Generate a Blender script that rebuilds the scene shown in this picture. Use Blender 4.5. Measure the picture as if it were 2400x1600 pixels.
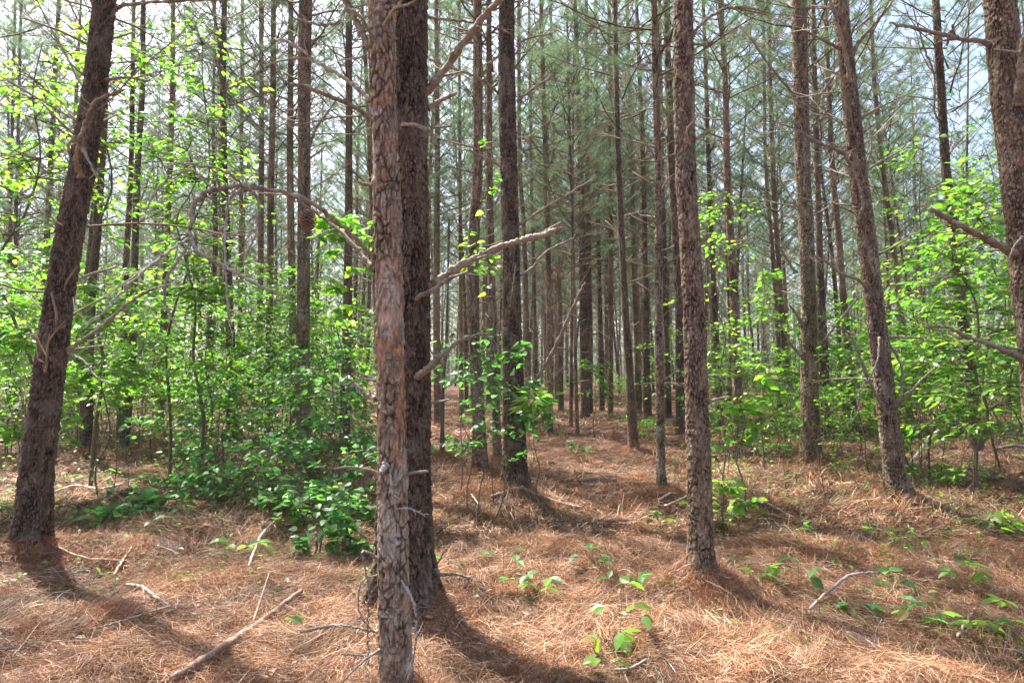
import bpy, math, random
import numpy as np
from mathutils import Vector, Matrix, Quaternion

for o in list(bpy.data.objects):
    bpy.data.objects.remove(o, do_unlink=True)
scene = bpy.context.scene
COL = scene.collection

# ------------------------------------------------------------------ camera
FPX = 1600.0            # focal length in photo pixels (photo is 2400 x 1600)
HORIZON = 880.0
CAM_Z = 1.62
pitch = math.atan((HORIZON - 800.0) / FPX)
cam_data = bpy.data.cameras.new("camera")
cam_data.sensor_width = 36.0
cam_data.lens = 24.0
cam_data.clip_start = 0.05
cam_data.clip_end = 2000.0
cam = bpy.data.objects.new("camera", cam_data)
cam.location = (0, 0, CAM_Z)
cam.rotation_euler = (math.pi / 2 + pitch, 0, 0)
COL.objects.link(cam)
scene.camera = cam

# ------------------------------------------------------------------ world, sun, exposure
SUN_ELEV = math.radians(57)
SUN_AZ = math.radians(-44)          # measured from +Y towards +X
world = bpy.data.worlds.new("World")
scene.world = world
world.use_nodes = True
nt = world.node_tree
for n in list(nt.nodes):
    nt.nodes.remove(n)
sky = nt.nodes.new("ShaderNodeTexSky")
sky.sky_type = 'NISHITA'
sky.sun_disc = False
sky.sun_elevation = SUN_ELEV
sky.sun_rotation = SUN_AZ
sky.air_density = 1.0
sky.dust_density = 4.2
sky.ozone_density = 1.0
bg = nt.nodes.new("ShaderNodeBackground")
bg.inputs["Strength"].default_value = 0.105
wo = nt.nodes.new("ShaderNodeOutputWorld")
nt.links.new(sky.outputs[0], bg.inputs[0])
nt.links.new(bg.outputs[0], wo.inputs[0])

sun_data = bpy.data.lights.new("sun", 'SUN')
sun_data.energy = 5.0
sun_data.angle = math.radians(0.53)
sun_data.color = (1.0, 0.95, 0.87)
sun = bpy.data.objects.new("sun", sun_data)
sd = Vector((math.sin(SUN_AZ) * math.cos(SUN_ELEV), math.cos(SUN_AZ) * math.cos(SUN_ELEV), math.sin(SUN_ELEV)))
sun.rotation_euler = sd.to_track_quat('Z', 'Y').to_euler()
sun.location = (0, 0, 30)
COL.objects.link(sun)

scene.view_settings.view_transform = 'Standard'
scene.view_settings.look = 'None'
scene.view_settings.gamma = 1.0
scene.view_settings.exposure = 1.9
scene.view_settings.use_curve_mapping = False
scene.render.engine = 'CYCLES'
scene.cycles.max_bounces = 7
scene.cycles.diffuse_bounces = 4
scene.cycles.glossy_bounces = 2
scene.cycles.transmission_bounces = 5
scene.cycles.transparent_max_bounces = 6

# ------------------------------------------------------------------ maths helpers
FWD = Vector((0, math.cos(pitch), math.sin(pitch)))
UP = Vector((0, -math.sin(pitch), math.cos(pitch)))


def PT(px, py, d):
    """world point seen at photo pixel (px,py) on the plane Y=d, and its depth scale"""
    a = (px - 1200.0) / FPX
    b = (800.0 - py) / FPX
    dy = FWD.y + UP.y * b
    dz = FWD.z + UP.z * b
    t = d / dy
    return Vector((a * t, d, CAM_Z + dz * t)), t


def _hash(ix, iy, iz, seed):
    h = (ix.astype(np.int64) * 374761393 + iy.astype(np.int64) * 668265263 + iz.astype(np.int64) * 2147483647 + seed * 1274126177) & 0xFFFFFFFF
    h = ((h ^ (h >> 13)) * 1274126177) & 0xFFFFFFFF
    h = ((h ^ (h >> 16)) * 2246822519) & 0xFFFFFFFF
    h = h ^ (h >> 15)
    return (h & 0xFFFFFF) / float(0xFFFFFF)


def vnoise(x, y, z, seed=0):
    x = np.asarray(x, float); y = np.asarray(y, float) + 0 * x; z = np.asarray(z, float) + 0 * x
    ix = np.floor(x); iy = np.floor(y); iz = np.floor(z)
    fx = x - ix; fy = y - iy; fz = z - iz
    fx = fx * fx * (3 - 2 * fx); fy = fy * fy * (3 - 2 * fy); fz = fz * fz * (3 - 2 * fz)
    r = 0
    for dx in (0, 1):
        for dy in (0, 1):
            for dz in (0, 1):
                w = (fx if dx else 1 - fx) * (fy if dy else 1 - fy) * (fz if dz else 1 - fz)
                r = r + w * _hash(ix + dx, iy + dy, iz + dz, seed)
    return r


def fbm(x, y, z=0.0, seed=0, octv=4):
    r = 0; a = 0.5; t = 0
    for k in range(octv):
        r = r + a * vnoise(np.asarray(x) * 2 ** k, np.asarray(y) * 2 ** k, np.asarray(z) * 2 ** k, seed + k * 17)
        t += a; a *= 0.5
    return r / t


MOUNDS = []     # (x, y, height, radius) needle heaps round the trunks and brush piles


def G(x, y, mounds=True):
    x = np.asarray(x, float); y = np.asarray(y, float)
    d = np.sqrt(x * x + y * y)
    rise = 0.014 * np.clip(d - 13.0, 0, 45)
    z = rise + 0.20 * (fbm(x * 0.28 + 7.3, y * 0.28, 0, 3, 3) - 0.5) * np.clip(d / 6.0, 0.3, 1)
    z = z + 0.24 * (fbm(x * 1.1, y * 1.1, 0, 9, 3) - 0.5)
    z = z + 0.06 * (fbm(x * 4.5, y * 4.5, 0, 29, 2) - 0.5)
    if mounds:
        for (mx, my, mh, mr) in MOUNDS:
            z = z + mh * np.exp(-((x - mx) ** 2 + (y - my) ** 2) / (mr * mr))
    return z


def ground_hit(px, py):
    """ground point seen at a photo pixel"""
    a = (px - 1200.0) / FPX
    b = (800.0 - py) / FPX
    dy = FWD.y + UP.y * b
    dz = FWD.z + UP.z * b
    dz = min(dz, -0.008)
    ts = np.geomspace(1.0, 90.0, 500)
    zz = CAM_Z + dz * ts
    g = G(a * ts, dy * ts, False)
    k = np.argmax(zz < g)
    if zz[k] >= g[k]:
        k = len(ts) - 1
    t = ts[k]
    return Vector((a * t, dy * t, float(G(a * t, dy * t)))), t


# ------------------------------------------------------------------ mesh helpers
class Geo:
    """collects vertices, faces (as index tuples of one size per batch) and a colour per vertex"""

    def __init__(self):
        self.v = []; self.f3 = []; self.f4 = []; self.c = []; self.n = 0

    def add(self, v, f, c=None):
        v = np.asarray(v, float).reshape(-1, 3)
        f = np.asarray(f, np.int64)
        if c is None:
            c = np.ones((len(v), 3))
        c = np.asarray(c, float)
        if c.ndim == 1:
            c = np.tile(c, (len(v), 1))
        self.v.append(v); self.c.append(c)
        (self.f3 if f.shape[1] == 3 else self.f4).append(f + self.n)
        self.n += len(v)

    def mesh(self, name, smooth=True):
        me = bpy.data.meshes.new(name)
        if not self.v:
            return me
        v = np.concatenate(self.v); c = np.concatenate(self.c)
        f3 = np.concatenate(self.f3) if self.f3 else np.zeros((0, 3), np.int64)
        f4 = np.concatenate(self.f4) if self.f4 else np.zeros((0, 4), np.int64)
        nl = f3.size + f4.size; nf = len(f3) + len(f4)
        me.vertices.add(len(v)); me.vertices.foreach_set("co", v.astype(np.float32).ravel())
        me.loops.add(nl)
        me.loops.foreach_set("vertex_index", np.concatenate([f3.ravel(), f4.ravel()]).astype(np.int32))
        me.polygons.add(nf)
        starts = np.concatenate([np.arange(len(f3)) * 3, f3.size + np.arange(len(f4)) * 4]).astype(np.int32)
        me.polygons.foreach_set("loop_start", starts)
        try:
            me.polygons.foreach_set("loop_total", np.concatenate([np.full(len(f3), 3), np.full(len(f4), 4)]).astype(np.int32))
        except Exception:
            pass
        me.polygons.foreach_set("use_smooth", np.full(nf, smooth))
        at = me.attributes.new("tint", 'FLOAT_COLOR', 'POINT')
        cc = np.ones((len(v), 4), np.float32); cc[:, :3] = c
        at.data.foreach_set("color", cc.ravel())
        me.update(calc_edges=True)
        me.validate()
        return me


def tube_arrays(pts, rad, n=5, cap=True):
    pts = np.asarray(pts, float); rad = np.asarray(rad, float)
    m = len(pts)
    tan = np.gradient(pts, axis=0)
    tan /= np.linalg.norm(tan, axis=1)[:, None] + 1e-9
    ref = np.array([0, 0, 1.0]) if abs(tan[:, 2]).mean() < 0.8 else np.array([1.0, 0, 0])
    s = np.cross(tan, ref); s /= np.linalg.norm(s, axis=1)[:, None] + 1e-9
    t2 = np.cross(tan, s)
    a = np.arange(n) / n * 2 * math.pi
    v = pts[:, None, :] + rad[:, None, None] * (np.cos(a)[None, :, None] * s[:, None, :] + np.sin(a)[None, :, None] * t2[:, None, :])
    v = v.reshape(-1, 3)
    i = np.arange(m - 1)[:, None] * n; j = np.arange(n)[None, :]; k = (j + 1) % n
    f = np.stack([i + j, i + k, i + n + k, i + n + j], -1).reshape(-1, 4)
    if cap:
        e = (m - 1) * n
        v = np.vstack([v, pts[-1:] + tan[-1:] * rad[-1] * 0.4, pts[:1]])
        top = len(v) - 2; bot = len(v) - 1
        f = np.vstack([f, np.stack([e + np.arange(n), e + (np.arange(n) + 1) % n, np.full(n, top), np.full(n, top)], -1)])
        f3 = np.stack([e + np.arange(n), e + (np.arange(n) + 1) % n, np.full(n, top)], -1)
        f3b = np.stack([(np.arange(n) + 1) % n, np.arange(n), np.full(n, bot)], -1)
        f = f[:-n]
        return v, f, np.vstack([f3, f3b])
    return v, f, None


def add_tube(g, pts, rad, n=5, col=(1, 1, 1), cap=True):
    v, f, f3 = tube_arrays(pts, rad, n, cap)
    off = g.n
    g.add(v, f, np.asarray(col, float))
    if f3 is not None:
        g.f3.append(f3 + off)


def smooth_path(pts, n):
    """Catmull-Rom through the control points"""
    P = np.asarray(pts, float)
    if len(P) < 3:
        t = np.linspace(0, 1, n)[:, None]
        return P[0] * (1 - t) + P[-1] * t
    Q = np.vstack([2 * P[0] - P[1], P, 2 * P[-1] - P[-2]])
    out = []
    u = np.linspace(0, len(P) - 1 - 1e-6, n)
    k = u.astype(int); t = (u - k)[:, None]
    p0, p1, p2, p3 = Q[k], Q[k + 1], Q[k + 2], Q[k + 3]
    return 0.5 * ((2 * p1) + (-p0 + p2) * t + (2 * p0 - 5 * p1 + 4 * p2 - p3) * t ** 2 + (-p0 + 3 * p1 - 3 * p2 + p3) * t ** 3)


# ------------------------------------------------------------------ materials
def new_mat(name):
    m = bpy.data.materials.new(name); m.use_nodes = True
    t = m.node_tree
    for n in list(t.nodes):
        t.nodes.remove(n)
    out = t.nodes.new("ShaderNodeOutputMaterial")
    return m, t, out


def N(t, kind, **kw):
    n = t.nodes.new(kind)
    for k, v in kw.items():
        setattr(n, k, v)
    return n


def L(t, a, b):
    t.links.new(a, b)


def mixrgb(t, mode, fac, a, b):
    n = t.nodes.new("ShaderNodeMix"); n.data_type = 'RGBA'; n.blend_type = mode
    for sock, val in ((n.inputs[0], fac), (n.inputs[6], a), (n.inputs[7], b)):
        if hasattr(val, 'is_output'):
            t.links.new(val, sock)
        elif isinstance(val, (int, float)):
            sock.default_value = val
        else:
            sock.default_value = (*val, 1)
    return n.outputs[2]


def ramp(t, src, stops):
    r = t.nodes.new("ShaderNodeValToRGB")
    e = r.color_ramp.elements
    while len(e) < len(stops):
        e.new(0.5)
    for i, (p, c) in enumerate(stops):
        e[i].position = p; e[i].color = (*c, 1) if len(c) == 3 else c
    t.links.new(src, r.inputs[0])
    return r.outputs[0]


def bark_material(name, scale_bump=0.6, voronoi=True, fine=1.0, vscale=1.0):
    """bark: the tint stored on the mesh, crossed by fine fissures, flakes and lichen specks"""
    m, t, out = new_mat(name)
    at = N(t, "ShaderNodeAttribute", attribute_name="tint")
    tc = N(t, "ShaderNodeTexCoord")
    mp = N(t, "ShaderNodeMapping"); mp.inputs["Scale"].default_value = (1, 1, 0.35)
    L(t, tc.outputs["Object"], mp.inputs[0])
    n1 = N(t, "ShaderNodeTexNoise"); n1.inputs["Scale"].default_value = 55 * fine; n1.inputs["Detail"].default_value = 6; n1.inputs["Roughness"].default_value = 0.7
    L(t, mp.outputs[0], n1.inputs["Vector"])
    col = mixrgb(t, 'MULTIPLY', 0.8, at.outputs["Color"], ramp(t, n1.outputs[0], [(0.38, (0.45, 0.42, 0.4)), (0.5, (0.95, 0.95, 0.95)), (0.62, (1.5, 1.47, 1.43))]))
    n2 = N(t, "ShaderNodeTexNoise"); n2.inputs["Scale"].default_value = 5; n2.inputs["Detail"].default_value = 5
    L(t, tc.outputs["Object"], n2.inputs["Vector"])
    col = mixrgb(t, 'MIX', ramp(t, n2.outputs[0], [(0.54, (0, 0, 0)), (0.68, (0.45, 0.45, 0.45))]), col, (0.21, 0.175, 0.13))
    hsrc = n1.outputs[0]
    if voronoi:
        mp2 = N(t, "ShaderNodeMapping"); mp2.inputs["Scale"].default_value = (26 * vscale, 26 * vscale, 9 * vscale)
        nz = N(t, "ShaderNodeTexNoise"); nz.inputs["Scale"].default_value = 9
        L(t, tc.outputs["Object"], nz.inputs["Vector"])
        ad = N(t, "ShaderNodeVectorMath", operation='MULTIPLY_ADD')
        L(t, nz.outputs["Color"], ad.inputs[0]); ad.inputs[1].default_value = (0.05, 0.05, 0.08); L(t, tc.outputs["Object"], ad.inputs[2])
        L(t, ad.outputs[0], mp2.inputs[0])
        vo = N(t, "ShaderNodeTexVoronoi", feature='DISTANCE_TO_EDGE'); vo.inputs["Scale"].default_value = 1
        L(t, mp2.outputs[0], vo.inputs["Vector"])
        vc = N(t, "ShaderNodeTexVoronoi", feature='F1'); vc.inputs["Scale"].default_value = 1
        L(t, mp2.outputs[0], vc.inputs["Vector"])
        edge = ramp(t, vo.outputs["Distance"], [(0.0, (0.33, 0.3, 0.28)), (0.14, (1, 1, 1))])
        col = mixrgb(t, 'MULTIPLY', 0.9, col, edge)
        sep = N(t, "ShaderNodeSeparateColor"); L(t, vc.outputs["Color"], sep.inputs[0])
        col = mixrgb(t, 'MULTIPLY', 0.7, col, ramp(t, sep.outputs[0], [(0, (0.6, 0.56, 0.55)), (1, (1.35, 1.3, 1.25))]))
        mth = N(t, "ShaderNodeMath", operation='MULTIPLY_ADD')
        L(t, vo.outputs["Distance"], mth.inputs[0]); mth.inputs[1].default_value = 2.5; L(t, n1.outputs[0], mth.inputs[2])
        hsrc = mth.outputs[0]
    bp = N(t, "ShaderNodeBump"); bp.inputs["Strength"].default_value = scale_bump; bp.inputs["Distance"].default_value = 0.012
    L(t, hsrc, bp.inputs["Height"])
    p = N(t, "ShaderNodeBsdfPrincipled"); p.inputs["Roughness"].default_value = 0.85
    p.inputs["Specular IOR Level"].default_value = 0.25
    L(t, col, p.inputs["Base Color"]); L(t, bp.outputs[0], p.inputs["Normal"]); L(t, p.outputs[0], out.inputs[0])
    return m


def leaf_material(name, trans=(0.245, 0.40, 0.035), tfac=0.5, rough=0.42, spec=0.5):
    m, t, out = new_mat(name)
    at = N(t, "ShaderNodeAttribute", attribute_name="tint")
    tc = N(t, "ShaderNodeTexCoord")
    n1 = N(t, "ShaderNodeTexNoise"); n1.inputs["Scale"].default_value = 30; n1.inputs["Detail"].default_value = 3
    L(t, tc.outputs["Object"], n1.inputs["Vector"])
    col = mixrgb(t, 'MULTIPLY', 0.6, at.outputs["Color"], ramp(t, n1.outputs[0], [(0.3, (0.7, 0.75, 0.7)), (0.7, (1.2, 1.2, 1.1))]))
    p = N(t, "ShaderNodeBsdfPrincipled"); p.inputs["Roughness"].default_value = rough
    p.inputs["Specular IOR Level"].default_value = spec
    L(t, col, p.inputs["Base Color"])
    tr = N(t, "ShaderNodeBsdfTranslucent")
    tcx = mixrgb(t, 'MULTIPLY', 1.0, mixrgb(t, 'MIX', 0.0, at.outputs["Color"], (1, 1, 1)), tuple(3.2 * c for c in (trans[0] / 0.3, trans[1] / 0.4, trans[2] / 0.06)))
    L(t, tcx, tr.inputs["Color"])
    mx = N(t, "ShaderNodeMixShader"); mx.inputs[0].default_value = tfac
    L(t, p.outputs[0], mx.inputs[1]); L(t, tr.outputs[0], mx.inputs[2]); L(t, mx.outputs[0], out.inputs[0])
    return m


def simple_mat(name, rough=0.8, spec=0.2, noise=40, amt=0.5, bump=0.2, trans=0.0):
    m, t, out = new_mat(name)
    at = N(t, "ShaderNodeAttribute", attribute_name="tint")
    tc = N(t, "ShaderNodeTexCoord")
    n1 = N(t, "ShaderNodeTexNoise"); n1.inputs["Scale"].default_value = noise; n1.inputs["Detail"].default_value = 4
    L(t, tc.outputs["Object"], n1.inputs["Vector"])
    col = mixrgb(t, 'MULTIPLY', amt, at.outputs["Color"], ramp(t, n1.outputs[0], [(0.3, (0.45, 0.45, 0.45)), (0.7, (1.4, 1.4, 1.4))]))
    p = N(t, "ShaderNodeBsdfPrincipled"); p.inputs["Roughness"].default_value = rough
    p.inputs["Specular IOR Level"].default_value = spec
    L(t, col, p.inputs["Base Color"])
    if bump:
        bp = N(t, "ShaderNodeBump"); bp.inputs["Strength"].default_value = bump; bp.inputs["Distance"].default_value = 0.01
        L(t, n1.outputs[0], bp.inputs["Height"]); L(t, bp.outputs[0], p.inputs["Normal"])
    if trans:
        tr = N(t, "ShaderNodeBsdfTranslucent"); L(t, at.outputs["Color"], tr.inputs["Color"])
        mx = N(t, "ShaderNodeMixShader"); mx.inputs[0].default_value = trans
        L(t, p.outputs[0], mx.inputs[1]); L(t, tr.outputs[0], mx.inputs[2]); L(t, mx.outputs[0], out.inputs[0])
    else:
        L(t, p.outputs[0], out.inputs[0])
    return m


HAZE = True
M_bark = bark_material("pine_bark_plated", 0.7, voronoi=False)
M_bark_far = bark_material("pine_bark_distant", 0.7, voronoi=True, vscale=0.8)
M_branch = simple_mat("dead_branch_bark", 0.85, 0.2, 60, 0.75, 0.5)
M_twig = simple_mat("bare_twig", 0.9, 0.2, 8, 0.5, 0.0)
M_needle = simple_mat("green_pine_needles", 0.5, 0.4, 3, 0.25, 0.0, trans=0.45)
M_leaf = leaf_material("broad_leaf")
M_straw = simple_mat("fallen_needles", 0.6, 0.3, 2.0, 0.35, 0.0, trans=0.15)
M_deadleaf = simple_mat("dry_leaf", 0.75, 0.25, 30, 0.5, 0.1, trans=0.15)
M_cone = simple_mat("cone_scales", 0.8, 0.2, 60, 0.5, 0.2)


def link(name, me, mat=None, parent=None):
    o = bpy.data.objects.new(name, me)
    if mat is not None and len(me.materials) == 0:
        me.materials.append(mat)
    COL.objects.link(o)
    if parent is not None:
        o.parent = parent
    return o


def empty(name, loc):
    o = bpy.data.objects.new(name, None)
    o.location = loc
    o.empty_display_size = 0.1
    COL.objects.link(o)
    return o


def tag(o, label, cat, group=None, kind=None):
    if label: o["label"] = label
    if cat: o["category"] = cat
    if group: o["group"] = group
    if kind: o["kind"] = kind
    return o


# ------------------------------------------------------------------ bark relief
def voro(a, b, na, seed):
    """cell pattern on (a,b), periodic in a; returns F1, F2-F1, cell random, offset above cell centre"""
    ia = np.floor(a); ib = np.floor(b)
    F1 = np.full(a.shape, 9.0); F2 = np.full(a.shape, 9.0); ID = np.zeros(a.shape); DY = np.zeros(a.shape)
    for da in (-1, 0, 1):
        for db in (-1, 0, 1):
            ca = ia + da; cb = ib + db
            cm = np.mod(ca, na)
            ja = _hash(cm, cb, cb * 0, seed); jb = _hash(cm, cb, cb * 0 + 3, seed)
            xa = ca + 0.1 + 0.8 * ja + 0.5 * np.mod(cb, 2); xb = cb + 0.1 + 0.8 * jb
            d = np.sqrt((a - xa) ** 2 + (b - xb) ** 2)
            idr = _hash(cm, cb, cb * 0 + 7, seed)
            near = d < F1
            F2 = np.where(near, F1, np.minimum(F2, d))
            ID = np.where(near, idr, ID); DY = np.where(near, b - xb, DY)
            F1 = np.where(near, d, F1)
    return F1, F2 - F1, ID, DY


def sstep(x, a, b):
    t = np.clip((x - a) / (b - a), 0, 1)
    return t * t * (3 - 2 * t)


BARKS = {
    # light, dark, groove, lichen, orange amount, plate width, plate height, relief
    'dark':  dict(c1=(0.190, 0.128, 0.086), c2=(0.060, 0.040, 0.027), gr=(0.010, 0.006, 0.004), li=(0.26, 0.21, 0.16), lia=0.4, org=0.0, cw=0.024, ch=0.060, amp=0.018, tilt=0.5),
    'brown': dict(c1=(0.330, 0.235, 0.160), c2=(0.115, 0.074, 0.048), gr=(0.016, 0.010, 0.006), li=(0.42, 0.34, 0.26), lia=0.5, org=0.0, cw=0.022, ch=0.056, amp=0.013, tilt=0.6),
    'flaky': dict(c1=(0.420, 0.325, 0.230), c2=(0.215, 0.142, 0.092), gr=(0.055, 0.035, 0.023), li=(0.50, 0.44, 0.35), lia=0.6, org=0.42, cw=0.030, ch=0.066, amp=0.010, tilt=0.6),
    'oak':   dict(c1=(0.150, 0.135, 0.095), c2=(0.110, 0.100, 0.070), gr=(0.065, 0.055, 0.040), li=(0.22, 0.22, 0.17), lia=0.4, org=0.0, cw=0.05, ch=0.30, amp=0.002, tilt=0.3),
}


def trunk_mesh(name, ctrl, rads, base_z, top_h, vis_h, res, bark, seed, local):
    """ctrl: world points from the ground up (rads beside them); grown on to top_h; relief where res is fine"""
    B = BARKS[bark]
    C = np.array([list(p) for p in ctrl]); R = np.array(rads, float)
    dirn = (C[-1] - C[-2]); dirn = dirn / max(dirn[2], 1e-3)
    ztop = base_z + top_h
    if C[-1][2] < ztop - 0.5:
        z0 = C[-1][2]; steps = 4
        for k in range(1, steps + 1):
            z = z0 + (ztop - z0) * k / steps
            lean = dirn.copy(); lean[:2] *= 0.55
            C = np.vstack([C, [C[-1][0] + lean[0] * (z - C[-1][2]), C[-1][1] + lean[1] * (z - C[-1][2]), z]])
            R = np.append(R, R[-1] + (0.02 - R[-1]) * (1 / (steps - k + 1.0)) * 0.9)
    C = np.vstack([C[0] - (C[1] - C[0]) / max(C[1][2] - C[0][2], 0.05) * 0.25, C])
    R = np.insert(R, 0, R[0] * 1.04)
    zlo, zhi = C[0][2], C[-1][2]
    zs = [zlo]
    while zs[-1] < zhi:
        zs.append(zs[-1] + (res * 1.15 if zs[-1] < base_z + vis_h else 0.25))
    zs = np.array(zs)
    zf = np.interp(zs, C[:, 2], np.arange(len(C)))
    k = np.clip(zf.astype(int), 0, len(C) - 2); t = (zf - k)
    Q = np.vstack([2 * C[0] - C[1], C, 2 * C[-1] - C[-2]]); t1 = t[:, None]
    p0, p1, p2, p3 = Q[k], Q[k + 1], Q[k + 2], Q[k + 3]
    cx = 0.5 * ((2 * p1) + (-p0 + p2) * t1 + (2 * p0 - 5 * p1 + 4 * p2 - p3) * t1 ** 2 + (-p0 + 3 * p1 - 3 * p2 + p3) * t1 ** 3)
    rr = np.interp(zs, C[:, 2], R)
    # irregular girth
    rr = rr * (1 + 0.05 * (fbm(zs * 2.2, zs * 0 + seed, 0, 5, 3) - 0.5))
    rmean = float(np.mean(R[:3]))
    nu = int(max(10, min(260, 2 * math.pi * rmean / res)))
    u = np.arange(nu) / nu
    UU, ZZ = np.meshgrid(u, zs)
    ang = UU * 2 * math.pi
    RR = np.repeat(rr[:, None], nu, 1)
    CX = np.cos(ang) * rmean; CY = np.sin(ang) * rmean
    hz = ZZ - base_z
    lobes = 1 + 0.16 * np.exp(-np.clip(hz, 0, 9) / 0.16) * (0.4 + np.sin(ang * 4 + seed + np.sin(ang * 2) * 0.8)) + 0.04 * np.sin(ang * 2 + seed * 1.7 + hz * 0.8)
    RR = RR * lobes
    circ = 2 * math.pi * rmean
    disp = 0 * RR
    v1 = fbm(CX * 1.4 + seed, CY * 1.4, hz * 1.1, seed, 3)
    lich = sstep(fbm(CX * 7 + seed, CY * 7, hz * 4.0, seed + 5, 4), 0.52, 0.68) * B['lia']
    c1 = np.array(B['c1']); c2 = np.array(B['c2']); gr = np.array(B['gr']); li = np.array(B['li'])
    if res < 0.03:
        na = max(4, int(round(circ / B['cw'])))
        wx = (fbm(CX * 11, CY * 11, hz * 5, seed + 1, 4) - 0.5)
        wy = (fbm(CX * 16, CY * 16, hz * 9, seed + 2, 4) - 0.5)
        stretch = hz / B['ch'] + wy * 2.6
        F1, E, ID, DY = voro(UU * na + wx * 3.4, stretch, na, seed)
        nb = na * 2
        f1, e2, id2, dy2 = voro(UU * nb + wx * 5 + 0.7 * wy, hz / (B['ch'] * 0.40) + wy * 4, nb, seed + 11)
        # furrows open and close along the stem instead of ringing every plate
        gap = sstep(fbm(CX * 20, CY * 20, hz * 7, seed + 21, 3), 0.38, 0.62)
        plate = 1 - (1 - sstep(E, 0.02, 0.10 + 0.30 * gap)) * (0.25 + 0.75 * gap)
        small = sstep(e2, 0.0, 0.22)
        disp = B['amp'] * (plate * (0.5 + 0.6 * ID) + 0.22 * small * (0.4 + id2) - B['tilt'] * DY * plate)
        disp = disp + B['amp'] * 0.35 * (fbm(CX * 60, CY * 60, hz * 30, seed + 3, 2) - 0.5)
        nc = na * 4
        f3_, e3, id3, dy3 = voro(UU * nc + wx * 9, hz / (B['ch'] * 0.19) + wy * 7, nc, seed + 31)
        disp = disp + B['amp'] * 0.16 * sstep(e3, 0, 0.3) * id3
        tone = np.clip(0.42 + 0.55 * (ID - 0.5) + 0.75 * (id2 - 0.5) + 0.75 * (id3 - 0.5) + 0.8 * (v1 - 0.5) - 0.4 * DY, 0, 1)[..., None]
        col = c2 * (1 - tone) + c1 * tone
        if B['org'] > 0:
            og = sstep(fbm(CX * 4.2 + seed, CY * 4.2, hz * 1.5, seed + 8, 3) + 0.30 * (ID - 0.5), 0.62 - 0.20 * B['org'], 0.64 - 0.18 * B['org'])
            og = og * np.clip(0.25 + 0.5 * hz, 0, 1)
            disp = disp * (1 - 0.75 * og)
            oc = np.array((0.36, 0.19, 0.115)) * (0.75 + 0.5 * id2[..., None])
            col = col * (1 - og[..., None]) + oc * og[..., None]
        col = col * (1 - lich[..., None]) + li * lich[..., None]
        gm = ((1 - plate) * 0.95 + (1 - small) * 0.45)
        gm = np.clip(gm, 0, 1)[..., None]
        if B['org'] > 0:
            gm = gm * (1 - 0.7 * og[..., None])
        col = col * (1 - gm) + gr * gm  # crevice bark is naturally darker; some furrow shade is painted in with it
    else:
        tone = np.clip(0.5 + 1.6 * (v1 - 0.5), 0, 1)[..., None]
        col = c2 * (1 - tone) + c1 * tone
        col = col * (1 - lich[..., None] * 0.6) + li * lich[..., None] * 0.6
        col = col * 1.1
    RD = RR + disp
    X = cx[:, 0][:, None] + np.cos(ang) * RD - local.x
    Y = cx[:, 1][:, None] + np.sin(ang) * RD - local.y
    Z = ZZ - local.z
    v = np.stack([X, Y, Z], -1).reshape(-1, 3)
    i = np.arange(len(zs) - 1)[:, None] * nu; j = np.arange(nu)[None, :]; kk = (j + 1) % nu
    f = np.stack([i + j, i + kk, i + nu + kk, i + nu + j], -1).reshape(-1, 4)
    g = Geo(); g.add(v, f, col.reshape(-1, 3))
    me = g.mesh(name)
    return me, cx, zs, rr


# ------------------------------------------------------------------ shared crown, limb and twig meshes
def needle_tufts(pos, dirs, n_per, length, width, rng, cols):
    """bunches of long needles: one slim triangle each"""
    K = len(pos)
    M = K * n_per
    p = np.repeat(pos, n_per, 0); d = np.repeat(dirs, n_per, 0)
    r = rng.normal(size=(M, 3)); r /= np.linalg.norm(r, axis=1)[:, None]
    nd = d * rng.uniform(0.25, 1.15, (M, 1)) + r
    nd /= np.linalg.norm(nd, axis=1)[:, None]
    ln = length * rng.uniform(0.7, 1.15, (M, 1))
    base = p - d * rng.uniform(0.0, 0.16, (M, 1))
    tip = base + nd * ln
    tip[:, 2] -= 0.02
    sd_ = np.cross(nd, rng.normal(size=(M, 3))); sd_ /= np.linalg.norm(sd_, axis=1)[:, None]
    v = np.stack([base - sd_ * width, base + sd_ * width, tip], 1).reshape(-1, 3)
    f = np.arange(M * 3).reshape(-1, 3)
    c = np.repeat(np.repeat(cols, n_per, 0) * rng.uniform(0.75, 1.3, (M, 1)), 3, 0)
    return v, f, c


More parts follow.
